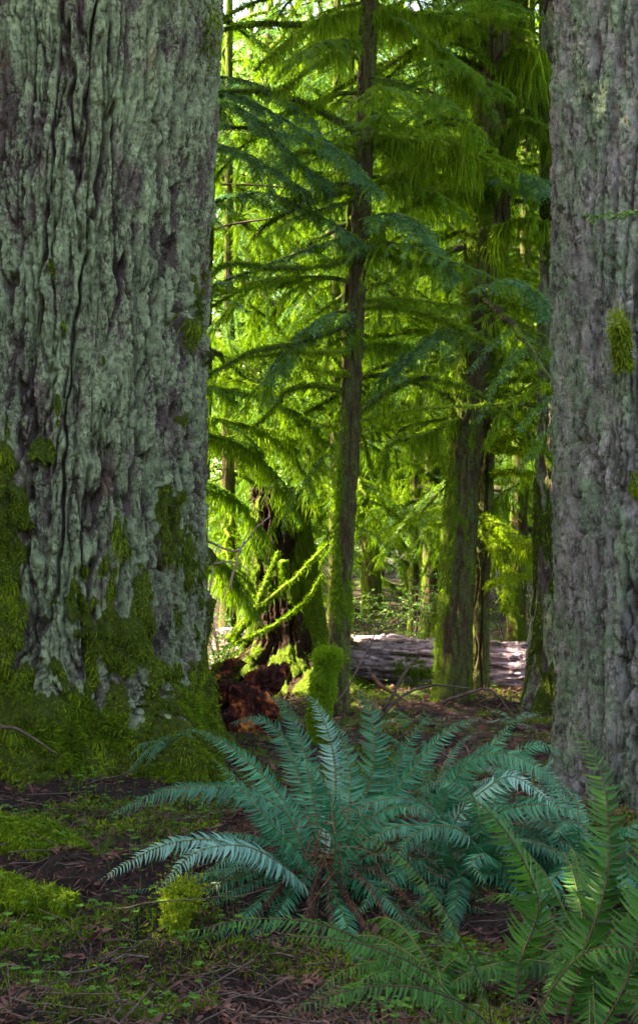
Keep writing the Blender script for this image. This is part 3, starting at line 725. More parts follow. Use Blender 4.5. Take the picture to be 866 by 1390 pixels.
# moss covered limbs that stand out in the middle
H = [(t1, b1, [(473, 476, 9.05), (430, 479, 9.0), (380, 480, 8.9), (335, 486, 8.85)], .017, .006, 260, (.02, .10)),
     (t1, b1, [(475, 508, 9.05), (450, 506, 9.0), (418, 500, 9.0)], .011, .004, 60, (.02, .08)),
     (t1, b1, [(488, 333, 9.05), (520, 345, 9.0), (560, 358, 8.9), (605, 360, 8.9)], .020, .008, 500, (.05, .28)),
     (t1, b1, [(485, 470, 9.1), (520, 466, 9.1), (560, 470, 9.0)], .013, .005, 200, (.04, .2)),
     (t1, b1, [(497, 150, 9.1), (515, 110, 9.2), (528, 135, 9.2)], .022, .010, 200, (.03, .2)),
     (t1, b1, [(500, 35, 9.1), (545, 30, 9.1), (590, 60, 9.1), (625, 100, 9.2), (645, 125, 9.3)], .022, .012, 900, (.05, .35)),
     (t1, b1, [(497, 180, 9.1), (560, 190, 9.0), (640, 210, 8.9), (700, 235, 8.9)], .022, .010, 800, (.08, .45)),
     (t1, b1, [(492, 260, 9.1), (540, 235, 9.0), (575, 225, 8.9), (590, 185, 8.8), (630, 205, 8.8), (690, 250, 8.8)], .022, .012, 900, (.08, .5)),
     (t1, b1, [(480, 575, 9.1), (530, 560, 9.0), (600, 552, 8.8), (680, 548, 8.6), (745, 522, 8.5)], .011, .011, 160, (.02, .10)),
     (t1, b1, [(500, 60, 9.1), (450, 75, 8.9), (400, 110, 8.7), (370, 125, 8.6)], .014, .008, 400, (.05, .3)),
     (t1, b1, [(502, 10, 9.1), (440, 25, 8.9), (390, 55, 8.8), (345, 95, 8.7)], .014, .006, 600, (.06, .4)),
     (t2, b2, [(668, 100, 9.7), (700, 70, 9.5), (740, 75, 9.4)], .03, .012, 700, (.10, .5)),
     (t2, b2, [(670, 60, 9.7), (620, 30, 9.3), (560, 18, 9.1), (520, 12, 9.0)], .022, .010, 500, (.04, .25)),
     (t2, b2, [(660, 210, 9.7), (700, 165, 9.4), (735, 170, 9.3), (757, 190, 9.2)], .020, .010, 400, (.05, .3)),
     (t2, b2, [(655, 270, 9.7), (600, 260, 9.3), (540, 290, 9.0), (500, 330, 8.9)], .018, .008, 600, (.08, .4)),
     (t2, b2, [(648, 330, 9.7), (700, 300, 9.4), (750, 305, 9.3)], .018, .008, 500, (.08, .4)),
     (t2, b2, [(640, 560, 9.7), (575, 590, 9.4), (530, 600, 9.3), (522, 640, 9.3)], .018, .02, 700, (.08, .35)),
     (t3, b3, [(655, 605, 10.6), (690, 610, 10.4), (720, 615, 10.2), (752, 612, 10.0)], .020, .010, 250, (.03, .16)),
     (t3, b3, [(660, 600, 10.6), (690, 590, 10.3), (715, 555, 10.1), (735, 535, 10.0)], .026, .016, 200, (.03, .15)),
     (t3, b3, [(655, 645, 10.6), (700, 640, 10.4), (750, 650, 10.2)], .014, .008, 250, (.03, .2)),
     (t3, b3, [(650, 700, 10.6), (690, 725, 10.3), (715, 742, 10.1), (752, 716, 10.0)], .032, .020, 260, (.02, .12)),
     (t3, b3, [(652, 715, 10.6), (680, 750, 10.3), (690, 790, 10.1), (685, 830, 10.0)], .030, .022, 180, (.02, .10)),
     (t3, b3, [(652, 740, 10.6), (700, 745, 10.3), (735, 765, 10.1), (745, 800, 10.0)], .014, .006, 150, (.03, .2)),
     (t3, b3, [(650, 800, 10.6), (690, 785, 10.3), (735, 782, 10.1)], .012, .006, 120, (.03, .15)),
     (t4, b4, [(405, 665, 12.2), (445, 660, 11.8), (465, 710, 11.5)], .025, .012, 300, (.05, .25))]
for t, b, ctrl, r0, r1, n, st in H:
    limb_branch(t, b, ctrl, r0*(1.7 if t is t3 else 1.1), r1*(1.6 if t is t3 else 1), int(n*2.0), st, mm='bright_limb_moss' if t is t3 or st[1] < .13 else 'hang_moss', wd=.0038, fz=int((1900 if t is t3 else 1100)*max(r0, .012)/.02), ntw=5, tw=(.08, .35))

rl = random.Random(5)
for i in range(56):
    t, c, b, D = [(t1, c1, b1, 9.1), (t2, c2, b2, 9.7), (t3, c3, b3, 10.6)][i % 3]
    z0 = rl.uniform(2.2, 6.3); x0, y0 = [float(v) for v in c(z0)]; sd = rl.choice((-1, 1)); l = rl.uniform(.5, 1.7); up = rl.uniform(-.15, .35); dn = rl.uniform(.1, .55)
    ay = rl.uniform(-.7, .5); dx = sd*math.cos(ay); dy = math.sin(ay)
    pts = [(x0+dx*l*q, y0+dy*l*q, z0+l*(up*math.sin(q*2.2)-dn*q*q)+rl.uniform(-.05, .05)*l) for q in (0, .3, .6, .85, 1)]
    px = [(CX+X_/Y_*F, CY-(Z_-CAMZ)/Y_*F, Y_) for X_, Y_, Z_ in pts]
    limb_branch(t, b, px, rl.uniform(.014, .028), .008, int(320*l), (.02, rl.choice((.06, .10, .22))), fz=int(1500*l), ntw=rl.randint(3, 8), tw=(.1, .4), mat=rl.choice(('mosslimb', 'darklimb')), mm='hang_moss', wd=.0035)
# dead mossy boughs leaning at the foot of the cedar
g0 = at(330, 900, 11.2)
tD = thing('fallen_branch', 'tangle of bright moss-covered dead boughs forking in front of the dark cedar', 'branch', tuple(g0))
for ctrl, r0, r1, n in (([(310, 868, 11.2), (345, 830, 11.1), (395, 790, 11.0), (445, 738, 10.9)], .036, .014, 260),
                        ([(347, 828, 11.1), (362, 790, 11.1), (378, 750, 11.2)], .034, .022, 120),
                        ([(320, 762, 11.3), (340, 800, 11.2), (352, 828, 11.1)], .024, .028, 120),
                        ([(352, 828, 11.1), (330, 850, 11.1), (318, 872, 11.1)], .03, .02, 100),
                        ([(384, 800, 11.1), (386, 775, 11.1), (384, 762, 11.1)], .028, .03, 60),
                        ([(322, 872, 11.0), (370, 850, 10.9), (410, 820, 10.9), (438, 778, 10.9)], .016, .008, 120)):
    limb_branch(tD, g0, ctrl, r0, r1, n, (.02, .12), fz=1100)
# pale dead twigs
def twigs(name, label, ctrls, mat, loc, r=.006, cat='twig'):
    g = Geo()
    for c in ctrls:
        P = spline(np.array([at(*p) for p in c]), 12); P = P+.003*rng.standard_normal(P.shape); tube(g, P, np.linspace(r, r*.35, 12), 5)
    o = g.build(name, M[mat]); tag(o, label, cat); return o
twigs('dead_branch', 'thin pale crooked dead twigs beside the great left trunk', [[(275, 865, 9.2), (285, 800, 9.2), (295, 740, 9.2)], [(283, 735, 9.2), (320, 748, 9.2), (345, 720, 9.2), (368, 700, 9.2)], [(312, 800, 9.2), (325, 750, 9.2), (340, 715, 9.2)], [(290, 765, 9.2), (315, 762, 9.2), (338, 775, 9.2)]], 'palewood', None, .010)
twigs('dead_branch', 'thin dark bare stick slanting up right of the mossy post', [[(455, 960, 8.3), (490, 900, 8.4), (515, 850, 8.4), (538, 800, 8.5)], [(497, 892, 8.4), (520, 880, 8.4)]], 'twig', None, .008)
twigs('dead_branch', 'dark bare branch poking out over the ferns before the log', [[(505, 985, 7.8), (545, 945, 7.8), (590, 930, 7.8), (640, 935, 7.8)], [(520, 965, 7.8), (555, 905, 7.8), (572, 890, 7.8)], [(600, 955, 7.6), (660, 935, 7.5), (700, 975, 7.5)]], 'twig', None, .012)
twigs('dead_branch', 'bare horizontal dead branch crossing behind the upper left sprays', [[(296, 309, 9.6), (340, 300, 9.5), (400, 297, 9.4), (470, 300, 9.3)], [(300, 250, 9.6), (360, 252, 9.5), (440, 262, 9.4)]], 'twig', None, .011)
# green spray reaching in from the right edge
gR = at(900, 290, 4.4)
tR = thing('hemlock_branch', 'small bright green needle spray reaching in from the right edge over the grey bark', 'branch', tuple(gR))
limb_branch(tR, gR, [(930, 275, 4.4), (880, 283, 4.4), (830, 290, 4.35), (788, 296, 4.3)], .003, .001, 0, needle=1, ntw=9, mat='darklimb', nm='leaf', fz=0, tw=(.04, .10), leaf=.012, tl=.03, droop=.15)

# ---------------------------------------------------------------- fallen log
def log():
    a = at(300, 888, 13.2); b = at(900, 924, 11.6)
    L = np.linalg.norm(b-a); ax = (b-a)/L; ang = math.atan2(ax[1], ax[0])
    n, k = 800, 110; R = .25
    T, Xs = np.meshgrid(np.linspace(0, 2*PI, k, endpoint=False), np.linspace(0, L, n))
    Y0 = R*np.cos(T); Z0 = R*np.sin(T)
    d = .07*(sstep(0, .12, np.abs(noise(Xs*1.3, Y0*11, Z0*11, 5)))-1)+.04*(sstep(0, .1, np.abs(noise(Xs*2.6, Y0*23, Z0*23, 6)))-1)+.03*fbm(Xs*6, Y0*26, Z0*26, 4, 8)+.05*fbm(Xs*.8, Y0*2, Z0*2, 2, 12)
    d = d+.02*sstep(0, .06, noise(Xs*3, Y0*10, Z0*10, 44))
    r = (R+d)*(1-.02*Xs)
    V = np.stack([Xs, r*np.cos(T), r*np.sin(T)], -1).reshape(-1, 3)
    i = np.arange(n-1)[:, None]*k; j = np.arange(k)[None]; j2 = (j+1) % k
    q = np.stack([i+j, i+j2, i+k+j2, i+k+j], -1).reshape(-1, 4)
    caps = [np.arange(k)[None, ::-1], ((n-1)*k+np.arange(k))[None]]
    t = thing('fallen_log', 'long fallen log with shredded lavender grey bark lying behind the middle trunks', 'log', (a[0], a[1], a[2]))
    o = link('bark', mesh_np('bark', V, [q, caps[0], caps[1]], M['log_bark']), t); t.rotation_euler = (0, 0, ang)
    g = Geo(); m = np.clip(fbm(V[:, 0]*1.4, V[:, 1]*3, V[:, 2]*3, 3, 4)*3-.35, 0, 1)*(V[:, 2] < .2)
    carpet(g, V, q, m, 9000, .07, .006); g.build('moss', M['hang_moss'], t)
log()

# ---------------------------------------------------------------- stumps
def rotten_stump():
    c0 = at(322, 1010, 8.4); base = np.array([c0[0], 8.4, .0])
    t = thing('rotten_stump', 'crumbling red brown rotten stump beside the foot of the great trunk', 'stump', tuple(base))
    n, k = 170, 220
    T, U = np.meshgrid(np.linspace(0, 2*PI, k, endpoint=False), np.linspace(0, 1, n))
    ht = .46+.10*np.cos(T-2.6)+.12*fbm(np.cos(T)*3, np.sin(T)*3, 0*T, 3, 5)
    zz = U*ht-.1; R = .21+.06*fbm(np.cos(T)*2.5, np.sin(T)*2.5, U*2, 3, 9)
    R = R*(1-.55*np.exp(-((T-math.radians(255))/.45)**2-((U-.62)/.24)**2))*(1-.25*U)*np.where(U > .93, (1-U)/.07, 1)
    X0, Y0 = R*np.cos(T), R*np.sin(T)
    d = .05*fbm(X0*14, Y0*14, zz*18, 5, 21)+.06*(sstep(0, .12, np.abs(noise(X0*10, Y0*10, zz*22, 3)))-1)
    X0 = X0+d*np.cos(T); Y0 = Y0+d*np.sin(T); zz = zz+.05*fbm(X0*12, Y0*12, zz*12, 3, 6)
    V = np.stack([X0, Y0, zz], -1).reshape(-1, 3)
    i = np.arange(n-1)[:, None]*k; j = np.arange(k)[None]; j2 = (j+1) % k
    q = np.stack([i+j, i+j2, i+k+j2, i+k+j], -1).reshape(-1, 4)
    link('wood', mesh_np('wood', V, [q], M['rot']), t)
    # fallen rotten chunk leaning right, part of the same mass
    g = Geo()
    for (px, py, D, r, ln, tz) in ((358, 925, 8.35, .075, .30, .25), (345, 955, 8.2, .085, .34, -.3), (318, 985, 8.1, .10, .34, .1), (375, 915, 8.5, .05, .2, .35)):
        c = at(px, py, D)-base; m_, k_ = 40, 40
        Tt, Uu = np.meshgrid(np.linspace(0, 2*PI, k_, endpoint=False), np.linspace(-1, 1, m_))
        rr = r*np.sqrt(np.clip(1-Uu**4, 0.0, 1))*(1+.9*fbm(np.cos(Tt)*2+px, np.sin(Tt)*2, Uu*3, 4, 3))
        P = np.stack([c[0]+Uu*ln*.5, c[1]+rr*np.cos(Tt), c[2]+rr*np.sin(Tt)+Uu*ln*.5*tz], -1).reshape(-1, 3)
        i = np.arange(m_-1)[:, None]*k_; j = np.arange(k_)[None]; j2 = (j+1) % k_
        g.add(P, np.stack([i+j, i+j2, i+k_+j2, i+k_+j], -1).reshape(-1, 4))
    g.build('splinter', M['rot'], t)
    g = Geo(); m = sstep(.34, .46, V[:, 2])*np.clip(fbm(V[:, 0]*7, V[:, 1]*7, V[:, 2]*7, 2, 44)*3+.5, 0, 1)*(V[:, 0] < .05)
    carpet(g, V, q, m, 3500, .03, .003, .3, .9); g.build('moss', M['bark_moss'], t)
rotten_stump()

def mossy_post(name, label, pts, r0, r1, nblade, mat='bark_moss', tuft=True, ln=.05, group=None):
    P = spline(np.array([at(*p) for p in pts]), 40); base = P[0].copy()
    k = 40; T_, A, B = frames(P); th = np.arange(k)*2*PI/k
    U = np.linspace(0, 1, 40)[:, None]
    R = (r0+(r1-r0)*U)*(1+.6*fbm(np.cos(th)[None]*1.5+0*U, np.sin(th)[None]*1.5+0*U, U*6+0*th, 3, int(base[0]*50) % 50))
    V = (P[:, None]+R[..., None]*(np.cos(th)[None, :, None]*A[:, None]+np.sin(th)[None, :, None]*B[:, None])).reshape(-1, 3)-base
    i = np.arange(39)[:, None]*k; j = np.arange(k)[None]; j2 = (j+1) % k
    q = np.stack([i+j, i+j2, i+k+j2, i+k+j], -1).reshape(-1, 4)
    t = thing(name, label, 'stump' if 'post' in label or 'stub' in label or 'stump' in label else 'log', tuple(base), group)
    nrm = np.cross(V[q[:, 2]]-V[q[:, 0]], V[q[:, 3]]-V[q[:, 1]])
    if (nrm*(V[q].mean(1)-(P-base)[np.minimum(q[:, 0]//k, 39)])).sum() < 0: q = q[:, ::-1]
    link('wood', mesh_np('wood', V, [q, (39*k+np.arange(k))[None], np.arange(k)[None, ::-1]], M['mosslimb']), t)
    g = Geo(); carpet(g, V, q, np.ones(len(V)), nblade, ln, .0028, .9, .8)
    if tuft:
        c = P[-1]-base; n = int(nblade*.2)
        Q = c+rng.standard_normal((n, 3))*np.array([r1*.6, r1*.6, .03]); D = unit(unit(Q-c+1e-4)*.9+np.array([0, 0, .5])+.4*rng.standard_normal((n, 3)))*ln*.9
        blades(g, Q, D, unit(rng.standard_normal((n, 3)))*.003)
    g.build('moss', M[mat], t, False)
mossy_post('mossy_stump', 'upright green mossy post with tufted top in front of the slim trunk', [(428, 1040, 8.0), (434, 960, 8.0), (446, 893, 8.0)], .050, .070, 16000, 'hang_moss', ln=.026)
mossy_post('mossy_stump', 'low moss-capped stub under the blue-green frond tips at lower left', [(236, 1275, 4.5), (240, 1240, 4.5), (250, 1212, 4.5)], .030, .062, 9000, 'bark_moss', ln=.012)
mossy_post('mossy_log', 'moss-covered log lying across the lower left edge', [(-60, 1128, 5.3), (20, 1136, 5.25), (80, 1152, 5.2), (128, 1182, 5.1)], .080, .055, 40000, 'bright_moss', False, .026)
mossy_post('mossy_log', 'thinner mossy log below the first at lower left', [(-60, 1195, 4.75), (0, 1205, 4.7), (60, 1222, 4.65), (98, 1232, 4.6)], .055, .04, 20000, 'bright_moss', False, .024)
mossy_post('mossy_log', 'mossy hump of buried log in the bottom left corner', [(-50, 1290, 4.35), (0, 1290, 4.3), (50, 1305, 4.25)], .06, .04, 12000, 'bright_moss', False, .024)
mossy_post('mossy_stump', 'small hooked mossy stub on the right trunk side, far behind ferns', [(846, 500, 5.95), (842, 455, 5.9), (838, 438, 5.88)], .03, .035, 1500, 'bark_moss', True, .03)

# ---------------------------------------------------------------- ferns
def frond(ctrl, wmax=.062, nrm=(0, -.6, .8), n=None, peak=.30, start=.10, sag=.15, seed=0, ratio=.17):
    """returns Geo blade, Geo stalk; ctrl world points base -> tip"""
    P = spline(np.asarray(ctrl, float), 70)
    seg = np.linalg.norm(np.diff(P, axis=0), axis=1); cum = np.concatenate([[0], np.cumsum(seg)]); L = cum[-1]
    n = n or int(L*(1-start)/.0125)
    s = start+(1-start)*np.linspace(0, 1, n)**.97; s_ = s*L
    B = np.stack([np.interp(s_, cum, P[:, k]) for k in range(3)], -1)
    G = np.gradient(P, axis=0); T = unit(np.stack([np.interp(s_, cum, G[:, k]) for k in range(3)], -1))
    N0 = unit(np.array(nrm, float)); S = unit(np.cross(T, N0)); N = unit(np.cross(S, T))
    u = (s-start)/(1-start)
    prof = np.where(u < peak, .62+.38*np.sin(u/peak*PI/2), np.cos(np.clip((u-peak)/(1-peak), 0, 1)*PI/2)**.75)
    gb, gs = Geo(), Geo()
    for sd in (-1, 1):
        l = wmax*prof*(.9+.2*rng.random(n))+.004
        fw = (.18+.5*u+.12*rng.standard_normal(n))[:, None]
        l = l*np.where(rng.random(n) < .03, rng.random(n)*.6, 1)
        D = unit(S*sd+T*fw-N*(sag+.30*rng.random((n, 1)))+.09*rng.standard_normal((n, 3)))
        wd = np.minimum(l*ratio, .0105)[:, None]
        W = unit(T-D*(T*D).sum(1)[:, None])+.35*N*rng.standard_normal((n, 1)); W = unit(W)*wd*.5
        Bn = B+S*sd*.001
        l = l[:, None]; up = -N*l*.08
        fold = N*wd*.22
        V = np.stack([Bn, Bn+D*l*.12-W*1.0+fold*0, Bn+D*l*.12+W*1.5, Bn+D*l*.15-fold,
                      Bn+D*l*.55-W*.8+up, Bn+D*l*.55+W*.8+up, Bn+D*l*.55-fold+up, Bn+D*l+T*l*.10+up*3], 1).reshape(-1, 3)
        i = np.arange(n)*8
        a, b_, c, m1, d, e, m2, tip = [i+k for k in range(8)]
        gb.add(V, np.stack([b_, m1, m2, d], -1), np.stack([m1, c, e, m2], -1), np.stack([a, m1, b_], -1), np.stack([a, c, m1], -1), np.stack([d, m2, tip], -1), np.stack([m2, e, tip], -1))
    R = .0032*(1-.75*np.linspace(0, 1, 70)); tube(gs, P, R, 5)
    return gb, gs
def add_frond(t, base, ctrl, mat='fern', smat='stalk', label=None, **kw):
    gb, gs = frond(ctrl, **kw)
    o = gb.build('frond', M[mat], t, False, off=base)
    if label: o['label'] = label
    gs.build('stalk', M[smat], o, True, off=base)
def A(*pts): return np.array([at(*p) for p in pts])
def crown_fronds(t, base, n, L, mat='fern', elev=(25, 75), az=(0, 360), wmax=.06, dead=0, smat='stalk'):
    for i in range(n):
        a = math.radians(random.uniform(*az)); e = math.radians(random.uniform(*elev)); l = L*random.uniform(.7, 1.1)
        u = np.linspace(0, 1, 5)
        h = np.array([math.cos(a), math.sin(a), 0])
        C = np.array([base+h*(l*math.cos(e)*q+.1*l*q*q)+np.array([0, 0, l*(math.sin(e)*q-.55*q**2.2*(.4+math.cos(e)))]) for q in u])
        C[:, 2] = np.maximum(C[:, 2], gz(C[:, 0], C[:, 1])+.03)
        add_frond(t, base, C, mat, smat, wmax=wmax*random.uniform(.8, 1.1), nrm=(h[0]*-.3, h[1]*-.3-.25, 1))
bF = at(440, 1205, 5.0)
tF = thing('sword_fern', 'large blue-green sword fern with arching fronds in the centre foreground', 'fern', tuple(bF))
FR = [([(425, 1190, 5.0), (385, 1100, 4.95), (300, 1070, 4.85), (220, 1075, 4.8), (145, 1108, 4.75)], 'fern', .060),
      ([(420, 1200, 4.9), (370, 1120, 4.8), (330, 1072, 4.75), (250, 1068, 4.7), (205, 1080, 4.65)], 'fern', .050),
      ([(420, 1205, 4.9), (355, 1160, 4.6), (290, 1140, 4.5), (215, 1150, 4.45), (135, 1195, 4.4)], 'fern_pale', .058),
      ([(425, 1215, 4.8), (385, 1175, 4.55), (330, 1148, 4.4), (265, 1158, 4.3), (218, 1205, 4.25)], 'fern_pale', .062),
      ([(430, 1190, 5.0), (400, 1110, 5.1), (350, 1045, 5.15), (300, 1005, 5.2), (262, 988, 5.2)], 'fern', .058),
      ([(435, 1190, 5.0), (415, 1090, 5.2), (390, 1010, 5.3), (355, 975, 5.3), (312, 982, 5.3)], 'fern', .058),
      ([(440, 1190, 5.0), (425, 1080, 5.2), (410, 1010, 5.3), (385, 955, 5.3), (360, 945, 5.3)], 'fern', .062),
      ([(445, 1190, 5.0), (455, 1090, 5.1), (452, 1020, 5.15), (432, 960, 5.2), (415, 942, 5.2)], 'fern_pale', .060),
      ([(455, 1190, 5.05), (490, 1100, 5.2), (508, 1030, 5.25), (503, 965, 5.3), (486, 934, 5.3)], 'fern', .082),
      ([(460, 1190, 5.05), (505, 1110, 5.3), (535, 1050, 5.4), (560, 1000, 5.5), (585, 968, 5.5)], 'fern', .060),
      ([(460, 1195, 5.0), (510, 1110, 5.0), (560, 1045, 5.0), (610, 990, 5.0), (655, 973, 5.0)], 'fern', .055),
      ([(440, 1200, 4.9), (400, 1150, 4.7), (360, 1110, 4.6), (320, 1060, 4.6), (290, 1030, 4.6)], 'fern', .050),
      ([(450, 1200, 4.9), (480, 1130, 4.7), (520, 1100, 4.6), (560, 1095, 4.5), (600, 1110, 4.5)], 'fern', .060),
      ([(450, 1200, 4.9), (455, 1120, 4.7), (440, 1060, 4.6), (415, 1030, 4.5), (390, 1030, 4.5)], 'fern', .060),
      ([(440, 1190, 5.0), (470, 1120, 5.0), (475, 1050, 5.05), (465, 1000, 5.1), (450, 975, 5.1)], 'fern', .055)]
for c, m, wv in FR: add_frond(tF, bF, A(*c), m, wmax=wv*1.22)
crown_fronds(tF, bF, 20, .78, 'fern', (15, 60), (150, 390), .055)
dd = thing('dead_fern_fronds', 'brown withered fern fronds collapsed below the central sword fern', 'fern', tuple(bF))
for i in range(22):
    a = random.uniform(-PI, .35) if i % 3 else random.uniform(0, 2*PI); l = random.uniform(.35, .75); h = np.array([math.cos(a), math.sin(a), 0])
    C = np.array([bF+h*l*q+0 for q in np.linspace(0, 1, 5)])
    C[:, 2] = gz(C[:, 0], C[:, 1])+.02+.22*np.sin(np.linspace(0, 1, 5)*2.8)*random.uniform(.1, .6)
    add_frond(dd, bF, C, 'fern_dead', 'stalk_dark', wmax=.018, n=50, sag=.5, start=.3)
bG = at(640, 1185, 5.1)
tG = thing('sword_fern', 'arching sword fern right of the centre, fronds combed towards the right trunk', 'fern', tuple(bG))
for c, m, wv in [([(620, 1180, 5.2), (600, 1110, 5.2), (630, 1040, 5.1), (680, 1022, 5.0), (745, 1050, 4.9), (790, 1100, 4.9)], 'fern', .062),
                 ([(600, 1170, 5.3), (590, 1110, 5.3), (625, 1050, 5.3), (670, 1010, 5.3), (705, 970, 5.3)], 'fern', .058),
                 ([(610, 1180, 5.0), (620, 1110, 4.9), (660, 1070, 4.8), (700, 1055, 4.75), (760, 1100, 4.7)], 'fern_pale', .055),
                 ([(620, 1185, 5.0), (650, 1120, 4.9), (700, 1095, 4.8), (760, 1095, 4.75), (815, 1115, 4.7)], 'fern', .060),
                 ([(620, 1185, 5.0), (600, 1120, 4.8), (560, 1085, 4.7), (500, 1090, 4.6), (455, 1120, 4.6)], 'fern', .060),
                 ([(620, 1190, 4.9), (600, 1140, 4.6), (560, 1120, 4.5), (520, 1130, 4.4), (480, 1165, 4.4)], 'fern', .058),
                 ([(630, 1190, 4.9), (640, 1140, 4.6), (600, 1120, 4.5), (560, 1135, 4.4), (525, 1185, 4.35)], 'fern', .055),
                 ([(640, 1190, 4.9), (650, 1130, 4.7), (640, 1080, 4.6), (600, 1060, 4.6), (560, 1075, 4.6)], 'fern', .055),
                 ([(640, 1190, 5.0), (660, 1120, 5.0), (690, 1040, 5.2), (730, 1010, 5.2), (775, 1030, 5.2)], 'fern', .055),
                 ([(640, 1190, 4.9), (660, 1160, 4.5), (640, 1170, 4.3), (660, 1200, 4.2)], 'fern', .05)]:
    add_frond(tG, bG, A(*c), m, wmax=wv*1.22)
crown_fronds(tG, bG, 20, .78, 'fern', (20, 65), (-170, 40), .055)
bH = at(800, 1190, 5.0)
tH = thing('sword_fern', 'dense sword fern filling the space below the right trunk', 'fern', tuple(bH))
crown_fronds(tH, bH, 28, .8, 'fern', (20, 70), (90, 380), .058)
bL = at(800, 1330, 4.0)
tL = thing('sword_fern', 'green sword fern in the bottom right corner behind the near dark fronds', 'fern', tuple(bL))
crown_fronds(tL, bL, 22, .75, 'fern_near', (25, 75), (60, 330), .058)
bM = at(590, 1330, 4.0)
tM = thing('sword_fern', 'low green sword fern at the bottom edge below the middle ferns', 'fern', tuple(bM))
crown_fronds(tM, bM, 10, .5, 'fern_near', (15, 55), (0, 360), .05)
bI = at(585, 1085, 6.4)
tI = thing('sword_fern', 'smaller sword fern behind, between the central fern and the log', 'fern', tuple(bI))
crown_fronds(tI, bI, 14, .6, 'fern', (30, 75), (0, 360), .045)
bJ = at(720, 1075, 6.6)
tJ = thing('sword_fern', 'sword fern at the left foot of the right edge trunk', 'fern', tuple(bJ))
crown_fronds(tJ, bJ, 14, .55, 'fern_pale', (25, 70), (0, 360), .042)
# near dark fronds
bK = at(680, 1420, 3.3)
tK = thing('sword_fern', 'near dark olive sword fern whose broad fronds rise from the bottom right', 'fern', tuple(bK))
for c, wv, nn in [([(668, 1400, 3.3), (655, 1340, 3.25), (600, 1230, 3.15), (530, 1150, 3.1), (450, 1127, 3.05)], .062, (0, -.3, 1)),
                  ([(700, 1400, 3.2), (705, 1310, 3.2), (730, 1230, 3.15), (700, 1150, 3.1), (655, 1095, 3.1), (615, 1078, 3.1)], .085, (.2, -.7, .7)),
                  ([(760, 1420, 3.0), (790, 1300, 3.0), (822, 1200, 3.0), (825, 1110, 3.05), (812, 1040, 3.1), (780, 985, 3.15)], .095, (.1, -1, .35)),
                  ([(800, 1420, 2.9), (850, 1330, 2.9), (880, 1200, 2.95), (890, 1120, 3.0), (880, 1060, 3.0)], .09, (.3, -1, .4)),
                  ([(640, 1420, 3.3), (560, 1330, 3.1), (460, 1262, 3.0), (340, 1248, 2.95), (215, 1278, 2.9)], .058, (0, -.4, 1)),
                  ([(650, 1430, 3.2), (600, 1340, 3.0), (520, 1290, 2.9), (420, 1272, 2.85), (350, 1276, 2.8)], .050, (0, -.4, 1)),
                  ([(700, 1430, 3.1), (750, 1340, 3.0), (800, 1290, 2.95), (860, 1290, 2.9), (920, 1320, 2.9)], .06, (0, -.5, 1)),
                  ([(690, 1430, 3.1), (640, 1370, 3.0), (560, 1340, 2.9), (470, 1345, 2.85), (380, 1380, 2.8)], .06, (0, -.5, 1))]:
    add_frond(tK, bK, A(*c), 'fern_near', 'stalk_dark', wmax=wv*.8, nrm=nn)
st_ = thing('bare_fern_stalks', 'bunch of bare reddish dead stalks standing under the central fern', 'fern', tuple(bF))
for i in range(20):
    a = random.uniform(-2.8, .2); l = random.uniform(.15, .5); g = Geo()
    b_ = bF+np.array([random.gauss(0, .12), random.gauss(0, .10)-.1, 0]); b_[2] = gz(b_[0], b_[1])-.02
    Q = spline(np.array([b_, b_+[math.cos(a)*l*.3, math.sin(a)*l*.3, l*.7], b_+[math.cos(a)*l, math.sin(a)*l, l*random.uniform(.1, .9)]]), 8)
    tube(g, Q, .0018, 4); g.build('stalk', M['deadstalk'], st_, off=bF)
twigs('stick', 'long thin bare stick lying across the litter below the mossy stub', [[(150, 1235, 4.5), (240, 1222, 4.4), (330, 1215, 4.4), (400, 1190, 4.45)]], 'twig', None, .0028, 'stick')
twigs('stick', 'dark bowed stick on the moss of the great trunk root', [[(0, 985, 6.45), (30, 992, 6.4), (78, 1024, 6.35)]], 'twig', None, .012, 'stick')
twigs('splintered_branch', 'orange brown splintered branch lying before the log', [[(505, 918, 9.0), (520, 932, 8.9), (545, 948, 8.8), (560, 962, 8.7)]], 'deadstalk', None, .02, 'branch')
# small ferns further back
for k, (px, py, D, lb) in enumerate([(230, 1010, 6.6, 'small fern low against the mossy root of the great trunk'), (700, 990, 8.6, 'small pale fern before the grey green back trunk'), (560, 985, 8.6, 'little fern in front of the log between the trunks')]):
    b = at(px, py, D); b[2] = gz(b[0], b[1]) if k else .25
    t = thing('small_fern', lb, 'fern', tuple(b)); crown_fronds(t, b, 8, .3, 'fern_pale' if k == 1 else 'fern', (20, 60), (0, 360) if k else (200, 340), .03)

